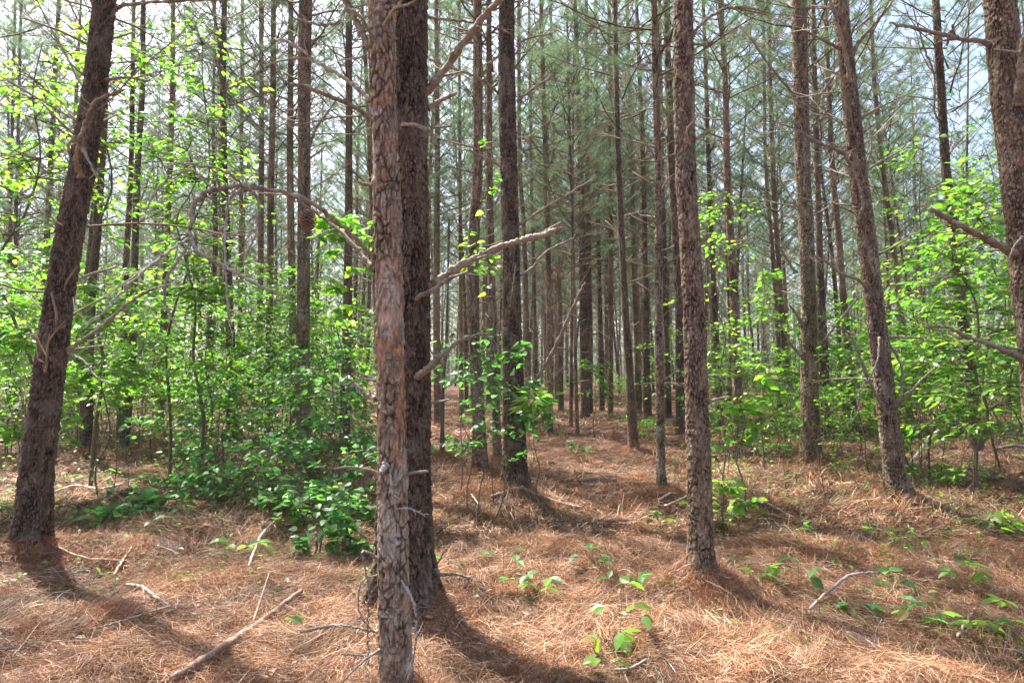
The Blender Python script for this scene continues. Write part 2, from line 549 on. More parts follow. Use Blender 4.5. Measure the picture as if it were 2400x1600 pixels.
def crown_template(seed, n_needle, wid, H=16.0, z0=7.6, nbr=50, thin=1.0):
    rng = np.random.default_rng(seed)
    gl = Geo(); gn = Geo()
    tp = []; td = []
    for b in range(nbr):
        z = z0 + (H - 0.5 - z0) * (b / nbr) ** 0.9 + rng.uniform(-0.1, 0.1)
        rel = (z - z0) / (H - z0)
        Lb = (0.9 + 1.7 * (1 - rel) ** 0.7 * (0.45 + 0.55 * min(1, rel * 4 + 0.35))) * rng.uniform(0.65, 1.15)
        az = b * 2.4 + rng.uniform(-0.5, 0.5)
        el = math.radians(rng.uniform(12, 38) + 22 * rel)
        d = np.array([math.cos(az) * math.cos(el), math.sin(az) * math.cos(el), math.sin(el)])
        side = np.cross(d, [0, 0, 1]); side /= np.linalg.norm(side)
        P = [np.array([0, 0, z])]
        for k in range(1, 6):
            dd = d + np.array([0, 0, 0.16 * k * 0.4]) + side * rng.normal(0, 0.13) + np.array([0, 0, rng.normal(0, 0.08)])
            P.append(P[-1] + dd * Lb / 5)
        P = np.array(P)
        add_tube(gl, P, np.linspace(0.016, 0.005, 6) * (1.25 - 0.5 * rel), 4, (0.13, 0.09, 0.07), cap=False)
        tp.append(P[-1]); td.append(d)
        for k in range(2, 6):
            for s in (-1, 1):
                if rng.random() < 0.2: continue
                q = P[k - 1] + (P[k] - P[k - 1]) * rng.random()
                l2 = Lb * rng.uniform(0.18, 0.42) * (1.15 - 0.12 * k)
                d2 = d * 0.75 + side * s * rng.uniform(0.5, 1.0) + np.array([0, 0, rng.uniform(0.0, 0.45)])
                d2 /= np.linalg.norm(d2)
                e = q + d2 * l2
                add_tube(gl, np.array([q, (q + e) / 2 + rng.normal(0, 0.02, 3), e]), [0.008, 0.006, 0.004], 3, (0.15, 0.105, 0.08), cap=False)
                tp.append(e); td.append(d2)
                if rng.random() < 0.75:
                    tp.append(q + d2 * l2 * 0.55 + rng.normal(0, 0.05, 3)); td.append(d2)
                if rng.random() < 0.5:
                    d3 = d2 + rng.normal(0, 0.5, 3); d3 /= np.linalg.norm(d3)
                    tp.append(e + d3 * 0.14); td.append(d3)
    tp = np.array(tp); td = np.array(td)
    keep = rng.random(len(tp)) < thin
    tp = tp[keep]; td = td[keep]
    tone = rng.random((len(tp), 1))
    cols = np.array([0.110, 0.215, 0.090]) * (1 - tone) + np.array([0.20, 0.33, 0.155]) * tone
    yel = rng.random(len(tp)) < 0.06
    cols[yel] = (0.22, 0.15, 0.07)
    v, f, c = needle_tufts(tp, td, n_needle, 0.19, wid, rng, cols)
    gn.add(v, f, c)
    return gl.mesh("limbs"), gn.mesh("needles", smooth=False)


def twig_template(seed, z0=1.4, z1=9.5, dense=1.0, thick=1.0):
    """whorls of bare dead branches with finer side twigs"""
    rng = np.random.default_rng(seed)
    g = Geo()
    z = z0
    while z < z1:
        nb = rng.integers(2, 5)
        a0 = rng.uniform(0, 6.28)
        for b in range(nb):
            if rng.random() > dense * (0.45 + 0.09 * z): continue
            az = a0 + b * 6.28 / nb + rng.uniform(-0.5, 0.5)
            broken = rng.random() < (0.55 if z < 3.5 else 0.2)
            Lb = rng.uniform(0.12, 0.6) if broken else rng.uniform(0.7, 2.1) * (0.7 + 0.05 * z)
            el = math.radians(rng.uniform(5, 48))
            d = np.array([math.cos(az) * math.cos(el), math.sin(az) * math.cos(el), math.sin(el)])
            side = np.cross(d, [0, 0, 1]); side /= np.linalg.norm(side)
            n = 3 if broken else 7
            P = [np.array([0, 0, z + rng.uniform(-0.1, 0.1)]) + d * 0.03]
            bend = rng.uniform(-0.10, 0.22); sb = rng.uniform(-0.16, 0.16)
            for k in range(1, n):
                dd = d + np.array([0, 0, bend * k * 0.5]) + side * (sb * k * 0.5 + rng.normal(0, 0.10)) + np.array([0, 0, rng.normal(0, 0.07)])
                dd /= np.linalg.norm(dd)
                P.append(P[-1] + dd * Lb / (n - 1))
            P = np.array(P)
            r0 = (0.012 if broken else rng.uniform(0.008, 0.015)) * thick
            t = rng.random()
            col = np.array([0.13, 0.090, 0.062]) * (1 - t) + np.array([0.32, 0.26, 0.19]) * t
            add_tube(g, P, np.linspace(r0, r0 * (0.7 if broken else 0.3), n), 4, col, cap=broken)
            if not broken:
                for q in range(rng.integers(2, 7)):
                    k = rng.integers(2, n - 1)
                    l2 = Lb * rng.uniform(0.15, 0.5)
                    d2 = (P[k] - P[k - 1]); d2 /= np.linalg.norm(d2)
                    d2 = d2 + side * rng.choice([-1, 1]) * rng.uniform(0.4, 0.9) + np.array([0, 0, rng.uniform(-0.25, 0.55)])
                    d2 /= np.linalg.norm(d2)
                    p1 = P[k] + d2 * l2 * 0.5 + rng.normal(0, 0.02, 3)
                    p2 = P[k] + d2 * l2 + np.array([0, 0, 0.12 * l2])
                    add_tube(g, np.array([P[k], p1, p2]), np.array([0.4, 0.3, 0.18]) * r0 + 0.001, 3, col * 1.1, cap=False)
        z += rng.uniform(0.22, 0.42)
    return g.mesh("twigs")


NEAR_CROWNS = [crown_template(100 + i, 60, 0.0015, z0=7.0, thin=0.64) for i in range(4)]
FAR_CROWNS = [crown_template(200 + i, 36, 0.0034, z0=5.4, nbr=62, thin=0.78) for i in range(4)]
TWIGS = [twig_template(300 + i) for i in range(6)]
TWIGS_FAR = [twig_template(320 + i, z0=1.0, z1=7.5, thick=1.25, dense=0.9) for i in range(4)]
for me in [c[0] for c in NEAR_CROWNS + FAR_CROWNS] + TWIGS + TWIGS_FAR:
    me.materials.append(M_twig)
for me in [c[1] for c in NEAR_CROWNS + FAR_CROWNS]:
    me.materials.append(M_needle)

rnd = random.Random(5)
OCC = []   # occupied tree positions


def traced_branch(root, pts, base_d, col=(0.24, 0.15, 0.11), n=8, name="dead_branch"):
    """pts: (px, py, dy, width px): dy is the distance in front (-) or behind (+) the trunk axis"""
    W = []; R = []
    for (px, py, dd, w) in pts:
        p, t = PT(px, py, base_d + dd)
        W.append(list(p - root.location)); R.append(w / 2 / FPX * t)
    m = max(14, len(pts) * 9)
    P = smooth_path(W, m)
    R = np.interp(np.linspace(0, 1, m), np.linspace(0, 1, len(R)), R) * 0.76
    sd_ = int(abs(pts[0][0] * 7 + pts[0][1]))
    rng = np.random.default_rng(sd_)
    L_ = float(np.linalg.norm(np.diff(P, axis=0), axis=1).sum())
    P[1:-1] += rng.normal(0, 1, (m - 2, 3)) * 0.0042 * min(1, L_)
    R = R * (0.82 + 0.36 * rng.random(m))
    kn = rng.random(m) < 0.12
    R[kn] *= 1.28
    R[0] *= 1.5; R[1] *= 1.2
    R[-2:] *= 0.75
    g = Geo()
    v, f, f3 = tube_arrays(P, R, n)
    v = v + rng.normal(0, 1, v.shape) * R.mean() * 0.09
    q = v * 22
    lum = sum(col) / 3 * 0.92
    col = tuple(0.5 * a + 0.5 * lum * b for a, b in zip(col, (1.10, 0.98, 0.80)))
    sh = fbm(q[:, 0], q[:, 1], q[:, 2], sd_ % 97, 3)[:, None]
    c = np.array(col) * (0.35 + 1.1 * sh)
    lich = sstep(fbm(q[:, 0] * .7 + 9, q[:, 1] * .7, q[:, 2] * .7, sd_ % 89, 3), 0.45, 0.62)[:, None] * 0.7
    c = c * (1 - lich) + np.array([0.31, 0.27, 0.205]) * lich
    g.add(v, f, c); g.f3.append(f3)
    if L_ > 0.16:
        for k_ in range(int(min(9, 2 + L_ * 6))):
            k = rng.integers(m // 4, m - 2)
            tn = P[k + 1] - P[k]; tn /= np.linalg.norm(tn) + 1e-9
            d_ = tn * 0.6 + rng.normal(0, 0.6, 3); d_ /= np.linalg.norm(d_)
            l_ = rng.uniform(0.03, 0.22) * min(1, L_)
            e1 = P[k] + d_ * l_ * 0.5 + rng.normal(0, 0.006, 3); e2 = e1 + (d_ + rng.normal(0, 0.35, 3)) * l_ * 0.5
            add_tube(g, np.array([P[k], e1, e2]), np.array([0.32, 0.24, 0.12]) * R[k] + 0.0008, 4, np.array(col) * rng.uniform(0.8, 1.5))
    return link(name, g.mesh(name), M_branch, root)


def pine(label, pts, d=None, bark='brown', seed=1, crown=True, twigs=True, twig_t=None, group=None, top=15.5,
         name="pine_tree", cat="pine tree", branches=(), base=None):
    """pts from the foot up: (px, py, width px)"""
    if d is None:
        gp, t = ground_hit(pts[0][0], pts[0][1])
        d = gp.y
    else:
        p, t = PT(pts[0][0], pts[0][1], d)
        gp = Vector((p.x, d, float(G(p.x, d))))
    root = empty(name, gp)
    OCC.append((gp.x, gp.y))
    ctrl = [gp]; rads = [pts[0][2] / 2 / FPX * t]
    for (px, py, w) in pts[1:]:
        p, tt = PT(px, py, d)
        if p.z < ctrl[-1].z + 0.05: continue
        ctrl.append(p); rads.append(w / 2 / FPX * tt)
    vis = (HORIZON + 30) / FPX * d + CAM_Z + 0.4
    res = 0.0011 * d if d < 14 else 0.05
    res = max(res, 0.004)
    ax_ = [math.sqrt(1 + ((q[0] - 1200) / FPX) ** 2) for q in pts]
    rads = [max(0.012, r / ax_[min(k, len(ax_) - 1)] - (0.75 * BARKS[bark]['amp'] if res < 0.03 else 0)) for k, r in enumerate(rads)]
    me, cx, zs, rr = trunk_mesh("trunk", ctrl, rads, gp.z, top, min(vis, top), res, bark, seed, gp)
    link("trunk", me, M_bark if res < 0.03 else M_bark_far, root)
    # lean of the stem up in the crown
    p_hi = Vector(cx[-1]) - gp
    lean = Vector((0, 0, 1)).rotation_difference(p_hi.normalized()).to_euler()
    sc = top / 16.0
    rz = Matrix.Rotation(rnd.uniform(0, 6.28), 4, 'Z')
    R4 = lean.to_matrix().to_4x4() @ rz
    if crown:
        tmpl = (NEAR_CROWNS if d < 22 else FAR_CROWNS)[seed % 4]
        for nm, me in (("limbs", tmpl[0]), ("crown", tmpl[1])):
            o = link(nm, me, None, root)
            o.matrix_local = R4 @ Matrix.Diagonal((1, 1, sc, 1))
    if twigs:
        me = (TWIGS if d < 26 else TWIGS_FAR)[(seed * 7) % (6 if d < 26 else 4)] if twig_t is None else twig_t
        mid = Vector(cx[np.argmin(abs(zs - gp.z - 6.0))]) - gp
        lean2 = Vector((0, 0, 1)).rotation_difference(mid.normalized()).to_euler()
        o = link("twigs", me, None, root)
        o.matrix_local = lean2.to_matrix().to_4x4() @ rz
    for b in branches:
        traced_branch(root, b[0], d, *(b[1:]))
    tag(root, label, cat, group)
    return root, d


BR = (0.24, 0.135, 0.08)      # red brown live-looking branch
GY = (0.33, 0.28, 0.215)      # weathered grey

# mounds of needles round the nearest feet (ground must know them before it is meshed)
PINES = [
 dict(label="thick dark pine leaning right at the left edge of the clearing", bark='dark', seed=11, top=15, m=(0.10, 0.5),
      pts=[(68,1322,96),(76,1240,88),(87,1100,80),(112,900,74),(139,700,70),(168,520,66),(192,400,64),(223,200,57),(247,0,53)],
      branches=[([(248,60,0,16),(275,20,-0.02,12),(330,8,-0.1,9),(430,2,-0.2,8),(600,-4,-0.3,6)],BR),
                ([(240,190,0,14),(270,184,-0.03,8),(300,182,-0.06,7),(350,190,-0.1,7)],BR),
                ([(190,415,-0.1,18),(178,370,-0.24,14),(190,320,-0.3,12),(206,268,-0.3,11),(232,232,-0.3,9),(292,210,-0.3,6)],(0.34,0.19,0.09)),
                ([(195,350,-0.14,10),(205,370,-0.25,8),(225,410,-0.3,7),(240,425,-0.3,5)],GY),
                ([(172,385,0,12),(160,345,-0.12,9),(178,318,-0.14,7)],GY),
                ([(160,820,0,14),(190,800,-0.1,11),(255,750,-0.2,10),(330,690,-0.3,8),(400,665,-0.35,4)],(0.30,0.24,0.19)),
                ([(160,825,0,9),(200,850,-0.05,7),(222,880,-0.1,6),(262,900,-0.15,4)],GY),
                ([(160,822,0,7),(200,815,0.1,6),(252,808,0.15,5)],GY),
                ([(185,655,0,10),(215,642,0.05,8),(275,625,0.1,6)],GY),
                ([(90,795,0,12),(66,780,0.02,9)],GY)]),
 dict(label="slim flaky-barked pine in front, grey plates peeling from orange bark", bark='flaky', seed=23, d=3.3, top=11, m=(0.03, 0.35), crown=False, twigs=False,
      pts=[(928,1650,80),(926,1600,76),(922,1350,68),(920,1100,67),(912,700,66),(905,400,66),(897,200,62),(893,0,68),(888,-300,58)],
      branches=[([(880,618,0,18),(862,590,-0.05,14),(790,520,-0.2,13),(720,470,-0.35,13),(620,442,-0.5,14),(560,436,-0.6,15),(500,445,-0.7,15),(462,470,-0.75,14),(448,510,-0.8,13),(446,565,-0.85,12)],(0.30,0.20,0.15)),
                ([(880,632,0,16),(850,600,0.05,12),(800,545,0.12,10),(740,500,0.18,8),(700,470,0.22,6)],(0.28,0.16,0.11)),
                ([(446,560,-0.85,12),(470,595,-0.85,11),(530,625,-0.8,10),(600,665,-0.8,8),(685,700,-0.8,6)],(0.38,0.34,0.30)),
                ([(446,570,-0.85,10),(420,605,-0.9,9),(392,650,-0.9,8),(385,700,-0.9,7),(400,740,-0.9,6),(420,770,-0.9,5)],(0.36,0.32,0.28)),
                ([(440,560,-0.85,9),(380,600,-1.0,8),(310,660,-1.1,8),(240,735,-1.2,7),(190,775,-1.25,5)],(0.42,0.38,0.34)),
                ([(575,440,-0.58,10),(540,470,-0.6,9),(528,540,-0.6,8),(530,640,-0.62,7),(536,740,-0.62,6),(545,765,-0.62,5)],(0.38,0.35,0.32)),
                ([(580,440,-0.58,9),(605,470,-0.5,8),(600,540,-0.5,7),(570,615,-0.5,5)],(0.36,0.33,0.29)),
                ([(585,445,-0.6,8),(520,400,-0.9,7),(440,385,-1.0,6),(350,395,-1.1,5)],(0.30,0.27,0.24)),
                ([(500,445,-0.7,8),(450,400,-0.7,7),(380,430,-0.75,6),(340,500,-0.8,5)],(0.34,0.28,0.23)),
                ([(870,235,0,14),(840,210,0.02,12),(795,175,0.05,12),(745,148,0.08,11),(710,120,0.1,10),(670,96,0.12,9),(642,91,0.14,7)],(0.45,0.34,0.27)),
                ([(735,140,0.08,7),(700,137,0.1,6),(650,145,0.12,5),(620,156,0.14,4)],(0.34,0.24,0.19)),
                ([(868,280,0,15),(830,250,-0.06,13),(770,225,-0.1,13),(720,205,-0.14,12),(680,198,-0.16,11)],(0.24,0.15,0.11)),
                ([(845,272,0.0,7),(790,275,0.1,6),(740,285,0.15,5),(686,297,0.2,4)],(0.3,0.21,0.16)),
                ([(872,120,0,20),(850,80,0.0,22),(830,40,0.02,21),(805,-10,0.05,18)],BR),
                ([(870,85,-0.05,10),(845,40,-0.25,9),(810,22,-0.3,9),(790,55,-0.35,8),(745,58,-0.4,8),(690,42,-0.5,6)],(0.34,0.31,0.25)),
                ([(860,130,0.0,7),(830,138,0.0,6),(800,140,0.0,5)],GY),
                ([(925,95,-0.08,12),(905,55,-0.12,11),(935,10,-0.18,10),(950,-20,-0.2,9)],(0.36,0.22,0.13)),
                ([(900,60,-0.1,9),(925,22,-0.2,8),(960,10,-0.25,7),(985,-10,-0.3,6)],(0.34,0.3,0.22)),
                ([(875,435,0,12),(855,432,0,11),(838,425,0.0,8)],(0.36,0.17,0.1)),
                ([(880,935,0,16),(855,920,0.05,14),(825,895,0.08,12)],(0.36,0.26,0.2)),
                ([(882,892,0,7),(850,888,-0.02,6),(820,898,-0.04,5),(812,915,-0.05,5),(820,928,-0.05,4)],GY),
                ([(880,888,0.02,6),(855,878,0.02,5),(838,870,0.03,4)],GY),
                ([(885,1108,0,10),(862,1100,-0.02,8),(820,1094,-0.05,7),(780,1098,-0.07,5)],GY),
                ([(905,1090,-0.06,20),(895,1105,-0.09,16),(893,1110,-0.1,10)],(0.42,0.39,0.34)),
                ([(914,1100,-0.06,8),(918,1140,-0.12,8),(925,1175,-0.13,8),(930,1210,-0.1,8)],(0.42,0.39,0.34)),
                ([(930,1192,-0.08,6),(955,1190,-0.14,5),(975,1197,-0.15,5),(996,1208,-0.15,5)],(0.44,0.4,0.36)),
                ([(940,1120,0,12),(965,1108,-0.03,9),(1003,1104,-0.05,8)],(0.32,0.24,0.19)),
                ([(885,1310,0,9),(868,1298,-0.03,8),(850,1294,-0.05,7),(858,1340,-0.06,7),(863,1400,-0.07,6),(862,1470,-0.07,6),(865,1560,-0.08,5)],GY),
                ([(888,1345,0,6),(850,1360,-0.05,5),(840,1395,-0.06,5),(845,1440,-0.06,5),(875,1480,-0.04,5)],(0.33,0.28,0.23)),
                ([(885,1480,0,9),(860,1475,0.02,8),(815,1466,0.05,8),(770,1466,0.08,8),(705,1480,0.1,9)],(0.33,0.26,0.21)),
                ([(888,1530,0,8),(850,1535,0,7),(800,1532,0.02,6)],(0.36,0.3,0.26)),
                ([(890,1522,-0.05,7),(850,1550,-0.12,6),(800,1600,-0.16,6)],(0.36,0.32,0.28)),
                ([(940,1360,-0.05,8),(960,1390,-0.12,8),(975,1440,-0.14,8),(972,1520,-0.14,7),(952,1600,-0.14,7)],(0.42,0.39,0.35))]),
 dict(label="thick dark pine standing close behind the flaky front pine", bark='dark', seed=37, top=15, m=(0.09, 0.55), twigs=False,
      pts=[(948,1462,158),(948,1400,140),(948,1300,132),(948,1100,116),(952,900,108),(955,700,100),(958,400,84),(960,200,80),(961,0,78)],
      branches=[([(972,262,0.0,22),(995,222,-0.01,25),(1040,165,-0.04,22),(1105,75,-0.08,20),(1180,-10,-0.1,16)],(0.30,0.17,0.09)),
                ([(1003,255,0.0,14),(1025,240,0.0,13),(1070,218,0.0,12)],(0.34,0.24,0.16)),
                ([(945,292,-0.12,10),(975,294,-0.22,11),(1005,308,-0.25,12),(1020,330,-0.25,10),(1026,400,-0.25,9)],(0.34,0.22,0.15)),
                ([(995,296,0,7),(1025,299,0,6),(1062,295,0,5)],(0.3,0.2,0.14)),
                ([(1000,668,0,24),(1030,655,0.0,20),(1080,620,0.0,22),(1150,590,0.0,21),(1215,565,0.0,19),(1275,550,0.0,16),(1318,532,0.0,10)],(0.36,0.26,0.2)),
                ([(962,715,-0.06,12),(982,694,-0.15,13),(1005,685,-0.18,14),(1050,655,-0.15,11),(1095,636,-0.15,7)],(0.3,0.2,0.14)),
                ([(964,892,-0.05,18),(985,878,-0.16,22),(1010,858,-0.2,20),(1024,840,-0.2,18),(1045,826,-0.2,14),(1075,800,-0.2,12),(1110,787,-0.2,9),(1146,781,-0.2,6)],(0.34,0.22,0.17)),
                ([(1030,840,-0.2,6),(1018,830,-0.2,5),(1006,823,-0.2,4)],GY),
                ([(1033,838,-0.2,5),(1043,815,-0.22,4),(1046,806,-0.22,3)],GY),
                ([(1008,943,0,7),(1035,940,0,7),(1052,936,0,6)],GY),
                ([(1000,40,0.0,9),(1040,46,0.05,8),(1085,50,0.08,7),(1150,62,0.1,6),(1200,82,0.1,4)],(0.26,0.17,0.13)),
                ([(1018,1338,0,18),(1035,1346,-0.05,11),(1070,1345,-0.1,9),(1102,1355,-0.12,8)],(0.3,0.2,0.16)),
                ([(1022,1328,0,4),(1040,1295,0,3),(1066,1262,0,2)],(0.24,0.15,0.11))]),
 dict(label="straight brown pine right of centre with its whole foot in view", bark='brown', seed=41, m=(0.05, 0.4), top=15, twigs=False,
      pts=[(1646,1380,68),(1643,1300,60),(1638,1100,54),(1632,900,50),(1625,700,47),(1613,500,46),(1607,400,46),(1604,200,44),(1601,0,43)],
      branches=[([(1625,85,0,10),(1640,60,0,9),(1680,30,0.02,9),(1715,18,0.05,8),(1760,20,0.08,7),(1805,32,0.1,5)],(0.3,0.2,0.15)),
                ([(1716,20,0.05,5),(1755,26,0.1,5),(1800,36,0.15,4)],(0.3,0.2,0.15)),
                ([(1626,104,0,7),(1645,105,0,6),(1664,111,0,5)],BR),
                ([(1608,335,-0.1,9),(1610,305,-0.16,8),(1625,285,-0.18,7),(1638,265,-0.18,5)],(0.36,0.22,0.14)),
                ([(1648,885,0,8),(1680,880,0,6),(1702,881,0,4)],GY),
                ([(1660,942,0,10),(1685,934,0,8),(1712,930,0,6)],GY),
                ([(1560,1185,0.2,7),(1590,1172,0.1,6),(1618,1158,0.0,5)],(0.34,0.26,0.22))]),
 dict(label="pine with wide foot left of the needle path, vine leaves climbing it", bark='dark', seed=53, m=(0.12, 0.6), twigs=False,
      pts=[(1208,1176,62),(1207,1100,54),(1203,900,47),(1199,700,42),(1196,530,40),(1188,200,38),(1187,0,34)],
      branches=[([(1218,932,0,14),(1240,905,-0.1,13),(1262,880,-0.2,12),(1300,815,-0.3,11),(1345,715,-0.5,9),(1372,662,-0.6,8)],(0.28,0.17,0.12)),
                ([(1212,238,0,8),(1240,215,-0.1,8),(1280,188,-0.2,6),(1308,170,-0.3,5)],(0.3,0.19,0.14)),
                ([(1212,105,0,7),(1240,90,0,6),(1292,80,0,5)],(0.28,0.18,0.13)),
                ([(1212,530,0,9),(1240,512,-0.1,8),(1290,480,-0.2,7),(1390,420,-0.4,4)],(0.34,0.25,0.2)),
                ([(1220,645,0,7),(1250,625,0.05,7),(1280,590,0.1,6),(1345,558,0.15,4)],(0.36,0.28,0.23)),
                ([(1175,225,0,9),(1140,195,-0.1,7),(1110,178,-0.15,7),(1060,160,-0.25,6),(1005,140,-0.3,5)],(0.28,0.19,0.14)),
                ([(1178,395,0,8),(1150,375,0,6),(1090,350,0,5)],(0.28,0.19,0.14)),
                ([(1180,655,0,7),(1160,635,0,6),(1135,612,0,5)],(0.3,0.22,0.17)),
                ([(1196,720,-0.2,6),(1202,680,-0.25,7),(1208,625,-0.28,5)],BR)]),
 dict(label="stout straight brown pine with bulging knots, second from the right-hand leaning pine", bark='brown', seed=61, d=12.0, m=(0.06, 0.6),
      pts=[(1902,1074,50),(1900,1020,45),(1897,900,42),(1895,700,37),(1890,550,36),(1882,400,35),(1877,200,35),(1872,0,34)],
      branches=[([(1912,815,0,8),(1945,780,-0.1,8),(1985,730,-0.2,7),(2015,692,-0.3,4)],(0.32,0.26,0.22)),
                ([(1872,250,0,10),(1850,210,0,8),(1800,150,0,7),(1760,90,0,5)],(0.26,0.17,0.13)),
                ([(1900,250,0,14),(1925,220,-0.05,10),(1962,168,-0.1,7)],(0.28,0.17,0.13)),
                ([(1865,640,0,9),(1840,600,0,7),(1800,530,0,5)],(0.26,0.17,0.12)),
                ([(1878,835,0,8),(1850,800,0,6),(1825,745,0,4)],(0.25,0.16,0.12)),
                ([(1880,760,0,12),(1862,730,-0.05,8),(1850,715,-0.1,4)],(0.25,0.16,0.12))]),
 dict(label="sunlit pine leaning left with scaly bark and many curved dead branches", bark='brown', seed=67, m=(0.13, 0.6),
      pts=[(2107,1192,64),(2101,1140,55),(2095,1100,51),(2072,900,47),(2048,700,44),(2030,550,44),(2010,400,43),(1990,200,38),(1968,0,34)],
      branches=[([(2010,410,0,10),(1985,370,-0.15,10),(1960,350,-0.25,10),(1920,335,-0.35,9),(1870,305,-0.45,6)],(0.32,0.24,0.18)),
                ([(1978,118,0,12),(1955,108,-0.05,9),(1925,92,-0.1,7),(1885,72,-0.15,5)],(0.3,0.18,0.13)),
                ([(1995,130,0,14),(2020,90,0,11),(2060,45,0,9),(2095,0,0,7)],(0.3,0.19,0.14)),
                ([(1992,195,-0.15,12),(1984,140,-0.2,12),(1965,60,-0.2,10),(1945,0,-0.2,9)],(0.3,0.17,0.12)),
                ([(2030,390,0,6),(2042,350,0,6),(2040,310,0,6),(2036,280,0,4)],(0.45,0.36,0.3)),
                ([(2030,400,0,8),(2070,375,0,7),(2130,344,0,4)],(0.34,0.25,0.2)),
                ([(2050,690,0,9),(2010,655,-0.1,9),(1970,640,-0.2,8),(1940,615,-0.25,7),(1910,600,-0.3,5)],(0.32,0.24,0.19)),
                ([(2078,970,-0.15,10),(2050,920,-0.25,9),(2020,850,-0.3,8),(2000,800,-0.3,7),(1975,770,-0.3,6),(1935,760,-0.3,4)],(0.26,0.16,0.12)),
                ([(2060,790,-0.15,6),(2058,840,-0.3,5),(2040,880,-0.35,5),(2015,920,-0.35,5),(2012,960,-0.35,5),(1998,985,-0.35,4),(1975,1000,-0.35,3)],(0.32,0.25,0.2)),
                ([(2075,795,0,8),(2100,830,-0.05,8),(2115,870,-0.1,7),(2112,905,-0.1,6)],(0.3,0.17,0.12)),
                ([(2070,790,0,7),(2120,790,-0.1,7),(2160,793,-0.15,6),(2190,802,-0.2,4)],(0.32,0.24,0.19)),
                ([(2100,955,0,10),(2125,930,-0.1,9),(2160,890,-0.2,7),(2200,855,-0.3,4)],(0.32,0.23,0.18)),
                ([(2100,950,0,6),(2112,930,-0.1,6),(2115,905,-0.15,6),(2130,912,-0.2,4)],(0.45,0.38,0.32)),
                ([(2010,520,-0.1,9),(2022,480,-0.18,9),(2015,440,-0.2,8),(1995,390,-0.2,6),(1970,340,-0.2,4)],(0.28,0.18,0.14))]),
 dict(label="massive brown pine cut off by the right edge of the picture", bark='brown', seed=71, d=5.6, m=(0.08, 0.5), top=15, twigs=False,
      pts=[(2482,1340,112),(2465,1150,100),(2448,1000,95),(2435,850,92),(2420,700,90),(2398,500,88),(2385,400,86),(2360,200,82),(2343,0,80)],
      branches=[([(2320,105,0,20),(2300,98,-0.02,14),(2235,88,-0.1,13),(2170,72,-0.15,12),(2085,54,-0.2,8)],(0.32,0.21,0.16)),
                ([(2240,90,-0.1,8),(2235,75,-0.12,7),(2232,58,-0.13,6)],BR),
                ([(2240,92,-0.1,7),(2215,95,-0.08,6),(2196,100,-0.06,4)],(0.32,0.2,0.15)),
                ([(2392,595,0,24),(2365,590,-0.05,22),(2300,553,-0.15,20),(2235,520,-0.25,17),(2180,487,-0.3,14)],(0.30,0.16,0.12)),
                ([(2400,840,0,18),(2340,815,-0.1,14),(2270,790,-0.2,12),(2220,768,-0.3,10),(2170,766,-0.35,7)],(0.30,0.2,0.15)),
                ([(2405,820,0,8),(2350,812,-0.02,6),(2300,800,-0.04,6),(2255,803,-0.05,3)],GY),
                ([(2385,250,-0.1,26),(2392,180,-0.2,24),(2400,90,-0.25,24)],BR),
                ([(2395,125,-0.2,8),(2360,120,-0.25,7),(2330,116,-0.3,5)],(0.42,0.32,0.27)),
                ([(2395,555,-0.15,7),(2375,580,-0.2,6),(2362,620,-0.22,5)],GY)]),
 dict(label="very thin pale pine just left of the straight brown pine", bark='brown', seed=73, top=12, twigs=True,
      pts=[(1552,1182,26),(1549,1100,21),(1547,900,20),(1544,700,18),(1543,400,15),(1537,200,14),(1533,0,12)]),
 dict(label="slim dark pine with a slight lean beside the needle path", bark='dark', seed=79,
      pts=[(1485,1058,26),(1481,980,22),(1476,900,20),(1464,700,17),(1450,400,14),(1445,200,12),(1441,0,10)]),
 dict(label="knobbly dark pine half hidden behind the straight brown pine", bark='dark', seed=83,
      pts=[(1597,1022,27),(1594,900,22),(1591,700,19),(1583,550,18),(1574,400,18),(1567,200,17),(1561,0,15)]),
 dict(label="mid-distance pine with a leafy sprout at its foot, right of the path", bark='dark', seed=89, d=20.5,
      pts=[(1518,982,21),(1516,900,18),(1513,700,15),(1508,400,12),(1500,200,10),(1492,0,8)]),
 dict(label="straight pine on the open needle floor behind the vine-clad pine", bark='brown', seed=97,
      pts=[(1288,1018,16),(1287,900,15),(1286,700,14),(1280,400,12),(1273,200,11),(1268,0,10)]),
 dict(label="left stem of two thin bare poles rising from the path edge", bark='brown', seed=101, top=11,
      pts=[(1338,1000,9),(1339,850,8),(1341,700,8),(1342,400,6),(1345,100,5)]),
 dict(label="right stem of two thin bare poles, foot nearer and leaning", bark='brown', seed=103, top=11,
      pts=[(1353,1023,9),(1349,850,8),(1346,700,7),(1338,400,6),(1330,100,5)]),
 dict(label="thick dark pine at the far end of the path with twigs bristling", bark='dark', seed=107, d=23,
      pts=[(1372,962,23),(1369,850,19),(1367,700,18),(1361,400,14),(1354,200,12),(1348,0,10)]),
 dict(label="dark pine touching the thick one at the far end of the path", bark='dark', seed=109, d=25,
      pts=[(1382,955,17),(1381,850,15),(1380,700,14),(1377,400,11),(1374,0,8)]),
 dict(label="light-flecked pine left of the path's far end, beside green sprouts", bark='brown', seed=113, d=24,
      pts=[(1431,958,14),(1431,800,13),(1432,700,12),(1430,400,10),(1428,0,8)]),
 dict(label="brown pine seen just right of the slim leaning path pine", bark='brown', seed=127, d=26,
      pts=[(1496,950,16),(1493,800,14),(1488,700,13),(1480,400,11),(1470,0,8)]),
 dict(label="background pine between the thin pale pine and the knobbly one", bark='dark', seed=131, d=24,
      pts=[(1566,962,17),(1563,800,14),(1559,700,13),(1552,400,11),(1545,0,9)]),
 dict(label="pine behind the paired bare poles with short snags", bark='dark', seed=137, d=27,
      pts=[(1411,948,13),(1408,800,12),(1405,700,11),(1400,400,9),(1396,0,7)]),
